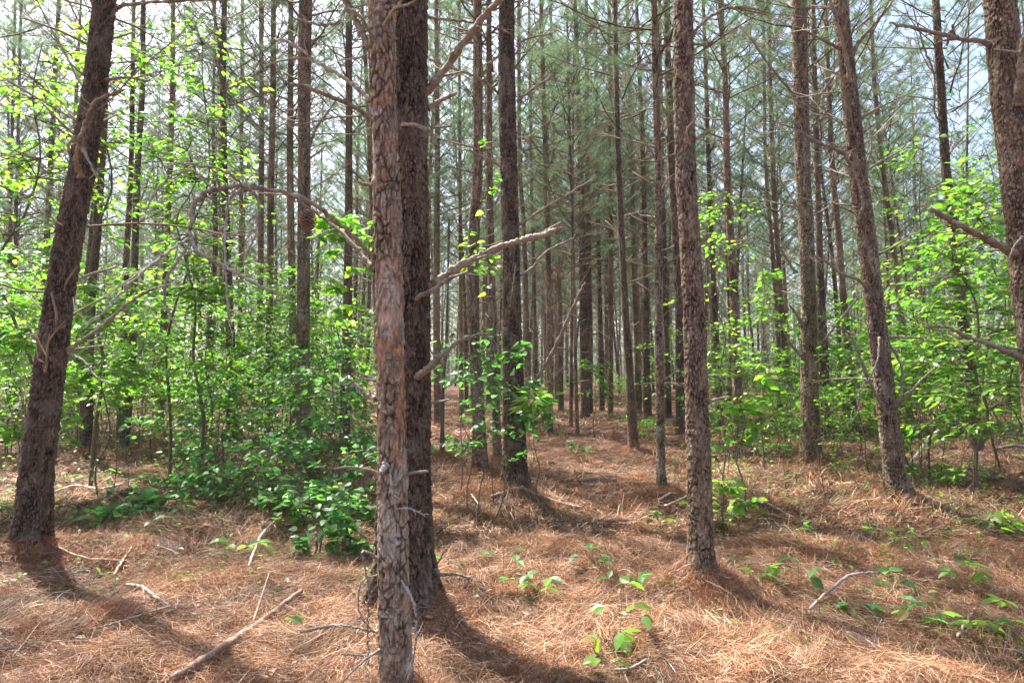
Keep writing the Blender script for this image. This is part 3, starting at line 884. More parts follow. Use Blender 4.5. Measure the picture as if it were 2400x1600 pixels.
 dict(label="pine behind the whorled pale leaves, slightly bowed to the left", bark='brown', seed=139, d=15.5,
      pts=[(1730,1010,30),(1728,900,26),(1721,700,22),(1712,550,19),(1704,400,17),(1700,200,14),(1688,0,13)]),
 dict(label="right one of two crossing pines behind the stout knotty pine", bark='brown', seed=149, d=22,
      pts=[(1848,968,18),(1842,850,16),(1830,700,13),(1812,400,12),(1800,0,9)]),
 dict(label="left one of two crossing pines behind the stout knotty pine", bark='brown', seed=151, d=24,
      pts=[(1828,966,14),(1826,850,13),(1815,650,11),(1795,400,9),(1790,100,8)]),
 dict(label="pine with light bark edge between the knotty and the sunlit leaning pine", bark='brown', seed=157,
      pts=[(2000,1020,24),(1996,950,22),(1991,850,20),(1977,700,18),(1965,550,16),(1951,400,14),(1942,200,12),(1934,0,11)]),
 dict(label="shaded pine directly right of the stout knotty pine", bark='dark', seed=163, d=18,
      pts=[(1935,968,24),(1932,850,22),(1925,700,18),(1920,550,16),(1912,300,13),(1905,0,11)]),
 dict(label="pine wrapped in bright green saplings at the right", bark='dark', seed=167, d=13.5,
      pts=[(2288,1048,36),(2282,1000,32),(2270,850,28),(2250,700,26),(2230,500,25),(2217,400,23),(2205,200,20),(2193,0,17)],
      branches=[([(2216,300,0,7),(2190,260,0,6),(2190,180,0,6),(2165,110,0,5),(2140,20,0,4)],(0.25,0.16,0.12))]),
 dict(label="thin pine behind the sunlit leaning pine, right side", bark='brown', seed=173, d=22,
      pts=[(2130,955,20),(2122,850,17),(2108,700,15),(2090,550,13),(2070,400,12),(2050,200,11),(2040,0,9)]),
 dict(label="smooth greenish hardwood trunk curving up through the left thicket", bark='oak', seed=179, name="oak_tree", cat="oak tree", crown=False, twigs=False, top=13,
      pts=[(291,1054,27),(297,980,24),(306,900,22),(311,800,20),(316,600,17),(322,400,15),(334,200,14),(336,0,12)],
      branches=[([(320,500,0,5),(345,430,0,4),(360,390,0,3)],(0.2,0.17,0.13))]),
 dict(label="dark pine just behind the smooth hardwood trunk", bark='dark', seed=181, d=17,
      pts=[(284,998,24),(289,850,20),(292,700,18),(299,550,15),(307,400,13),(312,100,10)]),
 dict(label="dark pine half covered by the thick leaning pine at left", bark='dark', seed=191, d=13,
      pts=[(202,1010,32),(205,800,29),(213,650,28),(222,560,28),(230,450,25),(240,300,22),(250,0,18)]),
 dict(label="tall straight pine behind the low grape bush, cone hanging before it", bark='brown', seed=193, d=11.0,
      pts=[(714,1100,40),(712,1000,35),(709,900,32),(711,700,31),(713,400,29),(713,200,29),(716,0,30)],
      branches=[([(725,345,0,9),(742,300,-0.1,8),(770,260,-0.2,6),(800,220,-0.25,4)],(0.26,0.17,0.13)),
                ([(727,370,0,7),(745,358,0,6),(765,340,0,4)],GY)]),
 dict(label="thinner pine hugging the left side of the tall cone pine", bark='brown', seed=197, d=17,
      pts=[(690,1000,22),(687,800,19),(683,600,17),(680,400,16),(681,200,14),(682,0,13)]),
 dict(label="pine between the cone pine and the flaky front pine", bark='dark', seed=199, d=15,
      pts=[(808,1010,27),(812,850,23),(815,700,21),(817,500,18),(818,300,17),(818,0,15)]),
 dict(label="right one of the evenly spaced trio of slim pines left of the cone pine", bark='brown', seed=211, d=17,
      pts=[(630,990,20),(632,700,17),(636,400,15),(640,200,14),(641,0,13)]),
 dict(label="middle one of the evenly spaced trio of slim pines left of the cone pine", bark='brown', seed=223, d=19,
      pts=[(608,980,17),(610,700,15),(613,400,13),(613,200,12),(612,0,11)]),
 dict(label="dark-footed pine rising behind the left shrubs with a forked upper stem", bark='dark', seed=227, d=16,
      pts=[(545,1008,28),(543,900,26),(536,700,21),(529,500,18),(525,400,16),(523,200,15),(526,0,13)],
      branches=[([(524,290,0,10),(518,200,0,9),(512,100,0,8),(498,0,0,8)],(0.24,0.15,0.11))]),
 dict(label="pine standing in the middle of the left thicket, greenish above", bark='brown', seed=229, d=19,
      pts=[(374,990,20),(380,850,18),(390,600,15),(398,400,13),(404,200,12),(406,0,10)]),
 dict(label="faint slim pine between the forked pine and the trio", bark='brown', seed=233, d=25,
      pts=[(560,965,13),(563,700,11),(566,350,10),(568,0,8)]),
 dict(label="pine left of the vine-clad pine with forked snags high up", bark='brown', seed=239, d=10.8,
      pts=[(1126,1108,36),(1122,1000,32),(1112,800,27),(1110,650,25),(1112,530,24),(1120,400,22),(1120,200,21),(1119,0,19)],
      branches=[([(1130,180,0,5),(1150,150,0,5),(1180,120,0,4)],(0.24,0.16,0.12))]),
 dict(label="slimmer pine squeezed between the forked-snag pine and the vine-clad pine", bark='brown', seed=241, d=12.5,
      pts=[(1165,1085,20),(1162,950,18),(1153,700,17),(1150,530,16),(1147,400,14),(1146,0,11)]),
 dict(label="pine immediately right of the two front trunks", bark='brown', seed=251, d=22,
      pts=[(1026,965,18),(1024,850,17),(1023,700,16),(1025,400,13),(1024,200,11),(1022,0,10)]),
 dict(label="little stump-like young stem right of the front trunks, green-tinted foot", bark='oak', seed=257, top=4.5, crown=False, twigs=False, name="sapling_tree", cat="sapling", 
      pts=[(1036,1082,12),(1037,1000,10),(1038,920,9),(1046,800,7),(1050,650,5)]),
 dict(label="thin far pine between the front trunks and the forked-snag pine", bark='brown', seed=263, d=24,
      pts=[(1081,985,11),(1080,800,10),(1078,400,8),(1076,0,7)]),
 dict(label="thin pine just right of the vine-clad pine, foot on open needles", bark='brown', seed=269, d=19,
      pts=[(1237,1000,15),(1235,850,12),(1233,700,11),(1226,500,10),(1218,400,10),(1216,0,8)]),
 dict(label="slender pine second to the right of the vine-clad pine", bark='brown', seed=271, d=26,
      pts=[(1257,962,12),(1254,800,10),(1252,700,9),(1245,400,8),(1240,0,6)]),
 dict(label="slender pine between the open-floor pine and the thin poles", bark='brown', seed=277, d=28,
      pts=[(1315,938,13),(1313,800,12),(1311,700,11),(1300,400,9),(1290,0,7)]),
 dict(label="pine just right of the straight brown pine, half in leaves", bark='dark', seed=281, d=21,
      pts=[(1688,965,17),(1682,850,14),(1674,700,13),(1665,500,11),(1655,200,10),(1648,0,9)]),
 dict(label="dark pine at the far left margin behind the oak leaves", bark='dark', seed=283, d=21,
      pts=[(92,960,19),(98,800,17),(108,600,16),(118,400,15),(128,200,12),(138,0,10)]),
 dict(label="right stem of the close pair at the far left edge", bark='dark', seed=293, d=24,
      pts=[(36,955,12),(34,800,11),(33,700,10),(40,400,9),(50,0,7)]),
 dict(label="pine standing just past the left edge, only its bare branches reach in", bark='dark', seed=311, d=7.5, top=15,
      pts=[(-190,1225,60),(-180,900,50),(-165,400,42),(-150,0,36)]),
 dict(label="left stem of the close pair at the far left edge", bark='dark', seed=307, d=26,
      pts=[(18,950,12),(19,800,11),(20,700,10),(26,400,9),(36,0,7)]),
]

FEET = []
# mounds are laid first, at the feet of the traced trees, so the ground knows them
for T in PINES:
    if 'd' in T:
        p, _ = PT(T['pts'][0][0], T['pts'][0][1], T['d']); q = (p.x, T['d'])
    else:
        gp, _ = ground_hit(T['pts'][0][0], T['pts'][0][1]); q = (gp.x, gp.y)
    mh, mr = T.pop('m', (0.05, 0.45))
    T['_m'] = (q[0], q[1], mh, mr)
    if q[1] < 14: FEET.append((q[0], q[1], 0.10, 0.27))
_m = [T.pop('_m') for T in PINES]
_r = random.Random(3)
extra = [(2060, 1330, .09, .45), (1850, 1300, .10, .5), (1340, 1075, .08, .5), (1120, 1180, .12, .35), (480, 1370, .08, .5), (250, 1310, .06, .4), (1750, 1190, .08, .6),
         (2250, 1400, .07, .6), (1300, 1290, .05, .5), (600, 1100, .08, .7), (1950, 1120, .07, .7), (1500, 1180, .05, .4)]
for (px, py, h, r) in extra:
    g_, _ = ground_hit(px, py); _m.append((g_.x, g_.y, h, r))
_m += FEET
MOUNDS.extend(_m)

# ------------------------------------------------------------------ ground
def build_ground():
    ax = np.concatenate([-np.geomspace(300, 9.2, 60), np.arange(-9, 9.001, 0.06), np.geomspace(9.2, 300, 60)])
    ay = np.concatenate([-np.geomspace(300, 2.2, 30), np.arange(-2, 14.001, 0.06), np.geomspace(14.2, 400, 90)])
    X, Y = np.meshgrid(ax, ay)
    Z = G(X, Y)
    v = np.stack([X, Y, Z], -1).reshape(-1, 3)
    n = len(ax); m = len(ay)
    i = np.arange(m - 1)[:, None] * n; j = np.arange(n - 1)[None, :]
    f = np.stack([i + j, i + j + 1, i + n + j + 1, i + n + j], -1).reshape(-1, 4)
    g = Geo(); g.add(v, f)
    m_, t, out = new_mat("needle_litter_floor")
    tc = N(t, "ShaderNodeTexCoord")
    col = None
    hs = []
    for k, (rot, seedv) in enumerate(((0.2, 0), (1.1, 3), (2.2, 7))):
        mp = N(t, "ShaderNodeMapping"); mp.inputs["Rotation"].default_value = (0, 0, rot); mp.inputs["Scale"].default_value = (90, 9, 20); mp.inputs["Location"].default_value = (seedv, seedv, 0)
        nz = N(t, "ShaderNodeTexNoise"); nz.inputs["Scale"].default_value = 2.0; nz.inputs["Detail"].default_value = 1
        wp = N(t, "ShaderNodeVectorMath", operation='MULTIPLY_ADD')
        L(t, tc.outputs["Object"], nz.inputs["Vector"])
        L(t, nz.outputs["Color"], wp.inputs[0]); wp.inputs[1].default_value = (0.4, 0.4, 0); L(t, tc.outputs["Object"], wp.inputs[2])
        L(t, wp.outputs[0], mp.inputs[0])
        nn = N(t, "ShaderNodeTexNoise"); nn.inputs["Scale"].default_value = 1; nn.inputs["Detail"].default_value = 4; nn.inputs["Roughness"].default_value = 0.7
        L(t, mp.outputs[0], nn.inputs["Vector"]); hs.append(nn.outputs[0])
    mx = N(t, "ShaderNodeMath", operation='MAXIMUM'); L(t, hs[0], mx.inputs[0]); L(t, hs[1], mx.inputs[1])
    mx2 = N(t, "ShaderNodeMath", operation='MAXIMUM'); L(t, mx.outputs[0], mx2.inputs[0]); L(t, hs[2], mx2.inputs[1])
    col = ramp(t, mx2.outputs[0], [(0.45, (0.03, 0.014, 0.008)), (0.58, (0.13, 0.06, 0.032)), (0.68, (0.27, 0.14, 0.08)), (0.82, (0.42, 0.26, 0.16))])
    nl = N(t, "ShaderNodeTexNoise"); nl.inputs["Scale"].default_value = 0.9; nl.inputs["Detail"].default_value = 5
    L(t, tc.outputs["Object"], nl.inputs["Vector"])
    col = mixrgb(t, 'MULTIPLY', 0.7, col, ramp(t, nl.outputs[0], [(0.35, (0.7, 0.62, 0.58)), (0.65, (1.15, 1.1, 1.05))]))
    p = N(t, "ShaderNodeBsdfPrincipled"); p.inputs["Roughness"].default_value = 0.8; p.inputs["Specular IOR Level"].default_value = 0.2
    bp = N(t, "ShaderNodeBump"); bp.inputs["Strength"].default_value = 0.8; bp.inputs["Distance"].default_value = 0.02
    L(t, mx2.outputs[0], bp.inputs["Height"]); L(t, bp.outputs[0], p.inputs["Normal"])
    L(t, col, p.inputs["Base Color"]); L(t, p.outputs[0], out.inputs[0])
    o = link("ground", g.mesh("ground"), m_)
    o["kind"] = "structure"


build_ground()


# ------------------------------------------------------------------ fallen needles (uncountable)
def straw(n, y0, y1, length, width, lift, seed, name, curl=0.25, segs=3, side=1.0):
    rng = np.random.default_rng(seed)
    # density falls with distance the way the picture needs it
    y = np.exp(rng.uniform(math.log(y0), math.log(y1), n))
    x = rng.uniform(-1, 1, n) * (y * 0.80 * side + 0.5)
    flow = fbm(x * 0.9 + 3, y * 0.9, 0, 71, 2) * 9.0 + fbm(x * 3.0, y * 3.0, 0, 75, 2) * 3.0
    ang = flow + rng.normal(0, 0.6, n)
    rn = rng.random(n) < 0.3
    ang[rn] = rng.uniform(0, 6.28, rn.sum())
    ln = length * rng.uniform(0.55, 1.2, n)
    pile = sstep(fbm(x * 2.3, y * 2.3, 0, 81, 3), 0.5, 0.75)
    up = rng.uniform(0, 1, n) ** 3
    el = np.where(rng.random(n) < 0.14, rng.uniform(0.2, 0.9, n), rng.uniform(-0.15, 0.30, n))
    h0 = rng.uniform(0, 1, n) ** 1.5 * lift * (0.5 + 1.3 * pile)
    bend = rng.normal(0, curl, n)
    vb = rng.uniform(0.0, 0.25, n)
    pts = []
    cx = x.copy(); cy = y.copy(); cz = h0.copy()
    a = ang.copy(); e = el.copy()
    P = [np.stack([cx, cy, cz], -1)]
    for k in range(segs):
        st = ln / segs
        cx = cx + np.cos(a) * np.cos(e) * st; cy = cy + np.sin(a) * np.cos(e) * st; cz = cz + np.sin(e) * st
        P.append(np.stack([cx, cy, cz], -1))
        a = a + bend; e = e - vb
    P = np.stack(P, 1)                      # n, segs+1, 3
    gz = G(P[:, :, 0].ravel(), P[:, :, 1].ravel(), False).reshape(n, segs + 1)
    mz = np.zeros_like(gz)
    for (mx, my, mh, mr) in MOUNDS:
        q = np.exp(-((P[:, :, 0] - mx) ** 2 + (P[:, :, 1] - my) ** 2) / (mr * mr)); mz += mh * q
    P[:, :, 2] = gz + mz + np.maximum(P[:, :, 2], 0.001)
    tn = np.gradient(P, axis=1)
    sd_ = np.cross(tn, np.array([0, 0, 1.0]) + rng.normal(0, 0.5, (n, 1, 3)))
    sd_ /= np.linalg.norm(sd_, axis=2)[:, :, None] + 1e-9
    wv = width * np.array([0.8, 1.0, 0.8, 0.3])[:segs + 1][None, :, None] * rng.uniform(0.7, 1.3, (n, 1, 1))
    A = P - sd_ * wv; B = P + sd_ * wv
    v = np.stack([A, B], 2).reshape(n, (segs + 1) * 2, 3)
    base = np.arange(n)[:, None] * ((segs + 1) * 2)
    fs = []
    for k in range(segs):
        fs.append(np.stack([base[:, 0] + 2 * k, base[:, 0] + 2 * k + 1, base[:, 0] + 2 * k + 3, base[:, 0] + 2 * k + 2], -1))
    f = np.stack(fs, 1).reshape(-1, 4)
    pal = np.array([(0.42, 0.190, 0.085), (0.54, 0.31, 0.165), (0.29, 0.108, 0.042), (0.74, 0.56, 0.40), (0.09, 0.034, 0.014), (0.55, 0.42, 0.31)])
    pr = np.array([0.24, 0.22, 0.18, 0.13, 0.15, 0.08])
    c = pal[rng.choice(len(pal), n, p=pr)] * rng.uniform(0.55, 1.15, (n, 1))
    old = sstep(fbm(x * 1.6 + 40, y * 1.6, 0, 91, 4), 0.46, 0.62)[:, None]
    c = c * (1 - 0.52 * old)
    c = np.repeat(c, (segs + 1) * 2, 0)
    g = Geo(); g.add(v.reshape(-1, 3), f, c)
    return g


g1 = straw(340000, 2.0, 7.0, 0.16, 0.0011, 0.060, 1, "near")
g2 = straw(150000, 7.0, 16.0, 0.19, 0.0026, 0.045, 2, "mid", segs=2)
g3 = straw(60000, 16.0, 42.0, 0.24, 0.0065, 0.05, 4, "far", segs=1)
gs = Geo()
for gg in (g1, g2, g3):
    gs.v += gg.v; gs.c += gg.c; gs.f4 += [f + gs.n for f in gg.f4]; gs.n += gg.n


def bristle(g, cx, cy, rad, n, h, seed):
    """dead needles caught upright on buried twigs"""
    rng = np.random.default_rng(seed)
    r = rad * np.sqrt(rng.random(n)); a = rng.uniform(0, 6.28, n)
    x = cx + r * np.cos(a); y = cy + r * np.sin(a)
    b = np.stack([x, y, G(x, y)], -1)
    out = rng.normal(0, 0.65, (n, 2)) + 0.4 * np.stack([np.cos(a), np.sin(a)], -1)
    d = np.stack([out[:, 0], out[:, 1], rng.uniform(0.25, 1.0, n)], -1); d /= np.linalg.norm(d, axis=1)[:, None]
    ln = h * rng.uniform(0.5, 1.2, (n, 1))
    m = b + d * ln * 0.55; d2 = d.copy(); d2[:, 2] -= rng.uniform(0.2, 1.0, n)
    t = m + d2 * ln * 0.5
    s = np.cross(d, rng.normal(size=(n, 3))); s /= np.linalg.norm(s, axis=1)[:, None]; s *= 0.0010 * max(1, math.hypot(cx, cy) / 6)
    v = np.stack([b - s, b + s, m - s, m + s, t - s * .3, t + s * .3], 1).reshape(-1, 3)
    k = np.arange(n) * 6
    f = np.stack([np.stack([k, k + 1, k + 3, k + 2], -1), np.stack([k + 2, k + 3, k + 5, k + 4], -1)], 1).reshape(-1, 4)
    pal = np.array([(0.36, 0.155, 0.068), (0.46, 0.24, 0.12), (0.26, 0.10, 0.042), (0.50, 0.33, 0.21)])
    c = np.repeat(pal[rng.integers(0, 4, n)] * rng.uniform(0.8, 1.2, (n, 1)), 6, 0)
    g.add(v, f, c)


for i, (mx, my, mh, mr) in enumerate(MOUNDS):
    dd = math.hypot(mx, my)
    if dd > 16: continue
    bristle(gs, mx, my, mr * 0.9, int(900 if dd > 9 else 2200), 0.13, 400 + i)
rb = random.Random(77)
for i in range(150):
    px = rb.uniform(0, 2400); py = rb.uniform(1080, 1600)
    p, _ = ground_hit(px, py)
    bristle(gs, p.x, p.y, rb.uniform(0.08, 0.3), rb.randint(120, 500), rb.uniform(0.08, 0.15), 600 + i)
o = link("pine_straw", gs.mesh("pine_straw", smooth=False), M_straw)
tag(o, "rust-coloured fallen pine needles matted over the whole forest floor", "pine straw", kind="stuff")

# ------------------------------------------------------------------ the traced trees
for T in PINES:
    pine(**T)

# ------------------------------------------------------------------ unnamed rows further back
FAR_TRUNKS = []
for i in range(9):
    rng = np.random.default_rng(500 + i)
    pts = [Vector((0, 0, 0))]; rr = [rng.uniform(0.075, 0.145)]
    x = y = 0
    for z in (3, 6, 9, 12):
        x += rng.normal(0, 0.07); y += rng.normal(0, 0.07)
        pts.append(Vector((x, y, z))); rr.append(rr[0] * (1 - z / 17))
    me, *_ = trunk_mesh("trunk", pts, rr, 0, 16, 16, 0.06, 'brown' if i % 2 else 'dark', 500 + i, Vector((0, 0, 0)))
    me.materials.append(M_bark_far)
    FAR_TRUNKS.append(me)

rf = random.Random(21)
far_sites = []
tries = 0
while len(far_sites) < 232 and tries < 60000:
    tries += 1
    r = 19 + (78 - 19) * rf.random() ** 0.75
    a = rf.uniform(-0.72, 0.72)
    if len(far_sites) >= 205:
        r = rf.uniform(27, 62); a = rf.uniform(-0.05, 0.27)
    x, y = r * math.sin(a), r * math.cos(a)
    px = 1200 + FPX * x / y
    # the needle path stays open for its first stretch
    if r < 34 and 1385 < px < 1475: continue
    if r < 26 and rf.random() < 0.5: continue
    md = 1.4 if len(far_sites) >= 205 else (1.9 if r < 45 else 2.4)
    if any((x - u) ** 2 + (y - w) ** 2 < md * md for u, w in OCC): continue
    OCC.append((x, y)); far_sites.append((x, y, r))
for i, (x, y, r) in enumerate(far_sites):
    root = empty("pine_tree", (x, y, float(G(x, y)) - 0.1))
    lean = Quaternion((1, 0, 0), rf.gauss(0, 0.028)) @ Quaternion((0, 1, 0), rf.gauss(0, 0.035)) @ Quaternion((0, 0, 1), rf.uniform(0, 6.28))
    root.rotation_mode = 'QUATERNION'; root.rotation_quaternion = lean
    s = rf.uniform(0.85, 1.18); root.scale = (s, s, s * rf.uniform(0.95, 1.1))
    link("trunk", FAR_TRUNKS[i % 9], None, root)
    lm, nm = FAR_CROWNS[i % 4]
    link("limbs", lm, None, root); link("crown", nm, None, root)
    link("twigs", TWIGS_FAR[i % 4], None, root)
    tag(root, "slender pine in the dense far rows that fill the background", "pine tree", "far pines filling the background")

# the forest beyond, read as one mass
gf = Geo()
rngf = np.random.default_rng(9)
gfn = Geo()
for i in range(260):
    r = rngf.uniform(80, 135); a = rngf.uniform(-0.75, 0.75)
    x, y = r * math.sin(a), r * math.cos(a); z = float(G(x, y))
    H = rngf.uniform(14, 19)
    add_tube(gf, np.array([[x, y, z - .2], [x + rngf.normal(0, .2), y, z + H * .5], [x + rngf.normal(0, .3), y, z + H]]), [0.17, 0.12, 0.03], 5, (0.12, 0.08, 0.062), cap=False)
    nt_ = 250
    zz = z + H * rngf.uniform(0.0, 1.0, nt_) ** 1.25
    rad = 2.6 * (1.05 - (zz - z) / H) ** 0.6 * np.sqrt(rngf.random(nt_)) + 0.2; th = rngf.uniform(0, 6.28, nt_)
    pos = np.stack([x + rad * np.cos(th), y + rad * np.sin(th), zz], -1)
    dr = np.stack([np.cos(th), np.sin(th), np.full(nt_, 0.5)], -1)
    cols = np.array([0.12, 0.21, 0.095]) * rngf.uniform(0.8, 1.3, (nt_, 1))
    v, f, c = needle_tufts(pos, dr, 9, 0.45, 0.028, rngf, cols)
    gfn.add(v, f, c)
fr = empty("distant_forest", (0, 0, 0))
link("trunks", gf.mesh("trunks"), M_twig, fr)
link("crowns", gfn.mesh("crowns", smooth=False), M_needle, fr)
tag(fr, "hazy grey-green mass of pines closing off the far distance", "forest", kind="stuff")

# ------------------------------------------------------------------ broad leaves
def leaf_shape(kind):
    """unit leaf along +x in the xy plane: outline pairs (x, half width); folded along the midrib"""
    if kind == 'heart':
        xs = [0.0, -0.06, 0.12, 0.40, 0.70, 1.0]; ws = [0.0, 0.22, 0.44, 0.46, 0.26, 0.0]
    elif kind == 'ovate':
        xs = [0.0, 0.2, 0.45, 0.75, 1.0]; ws = [0.0, 0.22, 0.29, 0.18, 0.0]
    elif kind == 'lance':
        xs = [0.0, 0.25, 0.55, 0.8, 1.0]; ws = [0.0, 0.085, 0.12, 0.07, 0.0]
    elif kind == 'oak':
        xs = [0.0, 0.12, 0.24, 0.30, 0.40, 0.52, 0.56, 0.64, 0.78, 0.80, 1.0]
        ws = [0.0, 0.06, 0.26, 0.12, 0.09, 0.42, 0.20, 0.13, 0.33, 0.14, 0.0]
    elif kind == 'maple':
        xs = [0.0, -0.05, 0.15, 0.22, 0.30, 0.55, 0.50, 0.62, 0.70, 1.0]
        ws = [0.0, 0.30, 0.30, 0.52, 0.40, 0.50, 0.25, 0.20, 0.24, 0.0]
    xs = np.array(xs); ws = np.array(ws); n = len(xs)
    mid = np.stack([np.clip(xs, 0, 1), np.zeros(n), -0.10 * np.clip(xs, 0, 1) ** 2], -1)
    up = np.stack([xs, ws, 0.22 * ws - 0.10 * np.clip(xs, 0, 1) ** 2], -1)
    dn = up * [1, -1, 1]
    v = np.vstack([mid, up, dn]); f = []
    for i in range(n - 1):
        f.append((i, i + 1, n + i + 1)); f.append((i, n + i + 1, n + i))
        f.append((i, 2 * n + i + 1, i + 1)); f.append((i, 2 * n + i, 2 * n + i + 1))
    return v, np.array(f)


SHAPES = {k: leaf_shape(k) for k in ('heart', 'ovate', 'lance', 'oak', 'maple')}


def add_leaves(g, pos, heading, droop, roll, size, kind, cols):
    """pos n,3; heading azimuth; droop rad below the horizontal; roll about the midrib"""
    V, F = SHAPES[kind]
    n = len(pos)
    ch, sh = np.cos(heading), np.sin(heading); cd, sdp = np.cos(droop), np.sin(droop)
    X = np.stack([ch * cd, sh * cd, -sdp], -1)
    Y0 = np.stack([-sh, ch, 0 * ch], -1)
    Z0 = np.cross(X, Y0)
    cr, sr = np.cos(roll)[:, None], np.sin(roll)[:, None]
    Y = Y0 * cr + Z0 * sr; Z = -Y0 * sr + Z0 * cr
    s = size[:, None, None]
    v = pos[:, None, :] + s * (V[None, :, 0:1] * X[:, None, :] + V[None, :, 1:2] * Y[:, None, :] + V[None, :, 2:3] * Z[:, None, :])
    f = (F[None] + (np.arange(n) * len(V))[:, None, None]).reshape(-1, 3)
    g.add(v.reshape(-1, 3), f, np.repeat(cols, len(V), 0))


GREENS = {
    'bright': [(0.090, 0.185, 0.022), (0.125, 0.235, 0.028), (0.070, 0.150, 0.025), (0.180, 0.270, 0.030)],
    'deep':   [(0.065, 0.165, 0.045), (0.085, 0.200, 0.060), (0.055, 0.140, 0.042), (0.120, 0.220, 0.050)],
    'fresh':  [(0.120, 0.225, 0.032), (0.160, 0.265, 0.036), (0.090, 0.180, 0.032), (0.220, 0.280, 0.035)],
}


def leaf_cols(rng, n, pal):
    p = np.array(GREENS[pal])
    c = p[rng.choice(4, n, p=[0.35, 0.3, 0.25, 0.1])]
    c = c * rng.uniform(0.6, 1.3, (n, 1)) * np.array([1, 1, 1]) * (1 + rng.normal(0, 0.10, (n, 3)))
    br = rng.random(n) < 0.02
    c[br] = (0.20, 0.15, 0.05)
    return np.clip(c, 0.005, 0.6)


LEAFX = 1.4


def spray(gs_, gl, start, az, length, el, nleaf, kind, size, pal, rng, rstem=0.004, dens=1.0, palmate=0, stemcol=(0.13, 0.10, 0.07)):
    """one twig with leaves set along both sides, side twigs too"""
    d = np.array([math.cos(az) * math.cos(el), math.sin(az) * math.cos(el), math.sin(el)])
    n = 6
    P = [np.array(start, float)]
    for k in range(1, n):
        dd = d + np.array([0, 0, -0.08 * k]) + rng.normal(0, 0.09, 3)
        P.append(P[-1] + dd / np.linalg.norm(dd) * length / (n - 1))
    P = np.array(P)
    add_tube(gs_, P, np.linspace(rstem, rstem * 0.35, n), 4, stemcol, cap=False)
    m = int(nleaf * (1 if palmate else (1.05 if pal == 'deep' else LEAFX)))
    t = rng.uniform(0.18, 1.0, m) * (n - 1); k = np.minimum(t.astype(int), n - 2); fr_ = (t - k)[:, None]
    pos = P[k] * (1 - fr_) + P[k + 1] * fr_
    side = np.where(rng.random(m) < 0.5, -1, 1)
    hd = az + side * rng.uniform(0.3, 1.35, m)
    off = rng.uniform(0, 0.30, m) * length * 0.5
    pos = pos + np.stack([np.cos(hd) * off, np.sin(hd) * off, rng.normal(0, 0.035, m)], -1)
    sz = size * rng.uniform(0.65, 1.4, m)
    # finer side twigs reach the leaves that stand off
    far = np.where(off > 0.05)[0][::3]
    for q in far:
        a0 = P[k[q]]
        add_tube(gs_, np.array([a0, (a0 + pos[q]) / 2 + [0, 0, 0.01], pos[q]]), [rstem * 0.4, rstem * 0.35, rstem * 0.25], 3, stemcol, cap=False)
    if palmate:
        c0 = pos.copy(); reps = palmate
        pos = np.repeat(c0, reps, 0); hd = np.repeat(hd, reps) + np.tile(np.linspace(0, 2 * math.pi * (1 - 1 / reps), reps), m) + rng.normal(0, 0.12, m * reps)
        sz = np.repeat(sz, reps) * rng.uniform(0.85, 1.15, m * reps); m = m * reps
    cols = leaf_cols(rng, m, pal)
    add_leaves(gl, pos, hd, rng.normal(0.18, 0.28, m), rng.normal(0, 0.38, m), sz, kind, cols)
    return P


def shrub(label, foot, height, spread, n_sprays, leaves_per, kind, size, pal, seed, name="sapling", cat="sapling", group=None,
          stems=1, lean=(0, 0), z_from=0.25, stem_r=0.012, depth=None, palmate=0, top_leaves=True, flat=1.0):
    px, py = foot
    if depth is None:
        gp, _ = ground_hit(px, py)
    else:
        p, _ = PT(px, py, depth); gp = Vector((p.x, depth, float(G(p.x, depth))))
    rng = np.random.default_rng(seed)
    root = empty(name, gp)
    gs_ = Geo(); gl = Geo()
    for s in range(stems):
        a = rng.uniform(0, 6.28); off = 0 if stems == 1 else rng.uniform(0.02, spread * 0.35)
        hh = height * rng.uniform(0.75, 1.0) if s else height
        P = [np.array([off * math.cos(a), off * math.sin(a), -0.08])]
        nseg = 8
        for k in range(1, nseg + 1):
            P.append(np.array([P[0][0] + lean[0] * (k / nseg) ** 1.4 + rng.normal(0, 0.02 * height) + off * math.cos(a) * k / nseg, P[0][1] + lean[1] * (k / nseg) ** 1.4 + rng.normal(0, 0.02 * height) + off * math.sin(a) * k / nseg, hh * k / nseg]))
        P = smooth_path(P, 24)
        r = stem_r * np.linspace(1, 0.25, 24)
        g1_ = Geo(); add_tube(g1_, P, r, 7, (0.15, 0.12, 0.09))
        link("stem", g1_.mesh("stem"), M_branch, root)
        for q in range(max(1, n_sprays // stems)):
            u = z_from + (1 - z_from) * rng.random() ** 0.9
            k = min(23, int(u * 23))
            az = rng.uniform(0, 6.28)
            Ls = spread * rng.uniform(0.45, 1.0) * (1.15 - 0.6 * u)
            spray(gs_, gl, P[k], az, Ls, rng.uniform(-0.1, 0.55) * flat, leaves_per * rng.uniform(0.6, 1.3), kind, size, pal, rng, rstem=max(0.0018, stem_r * 0.32), palmate=palmate)
    link("twigs", gs_.mesh("twigs"), M_twig, root)
    link("foliage", gl.mesh("foliage", smooth=False), M_leaf, root)
    tag(root, label, cat, group)
    return root


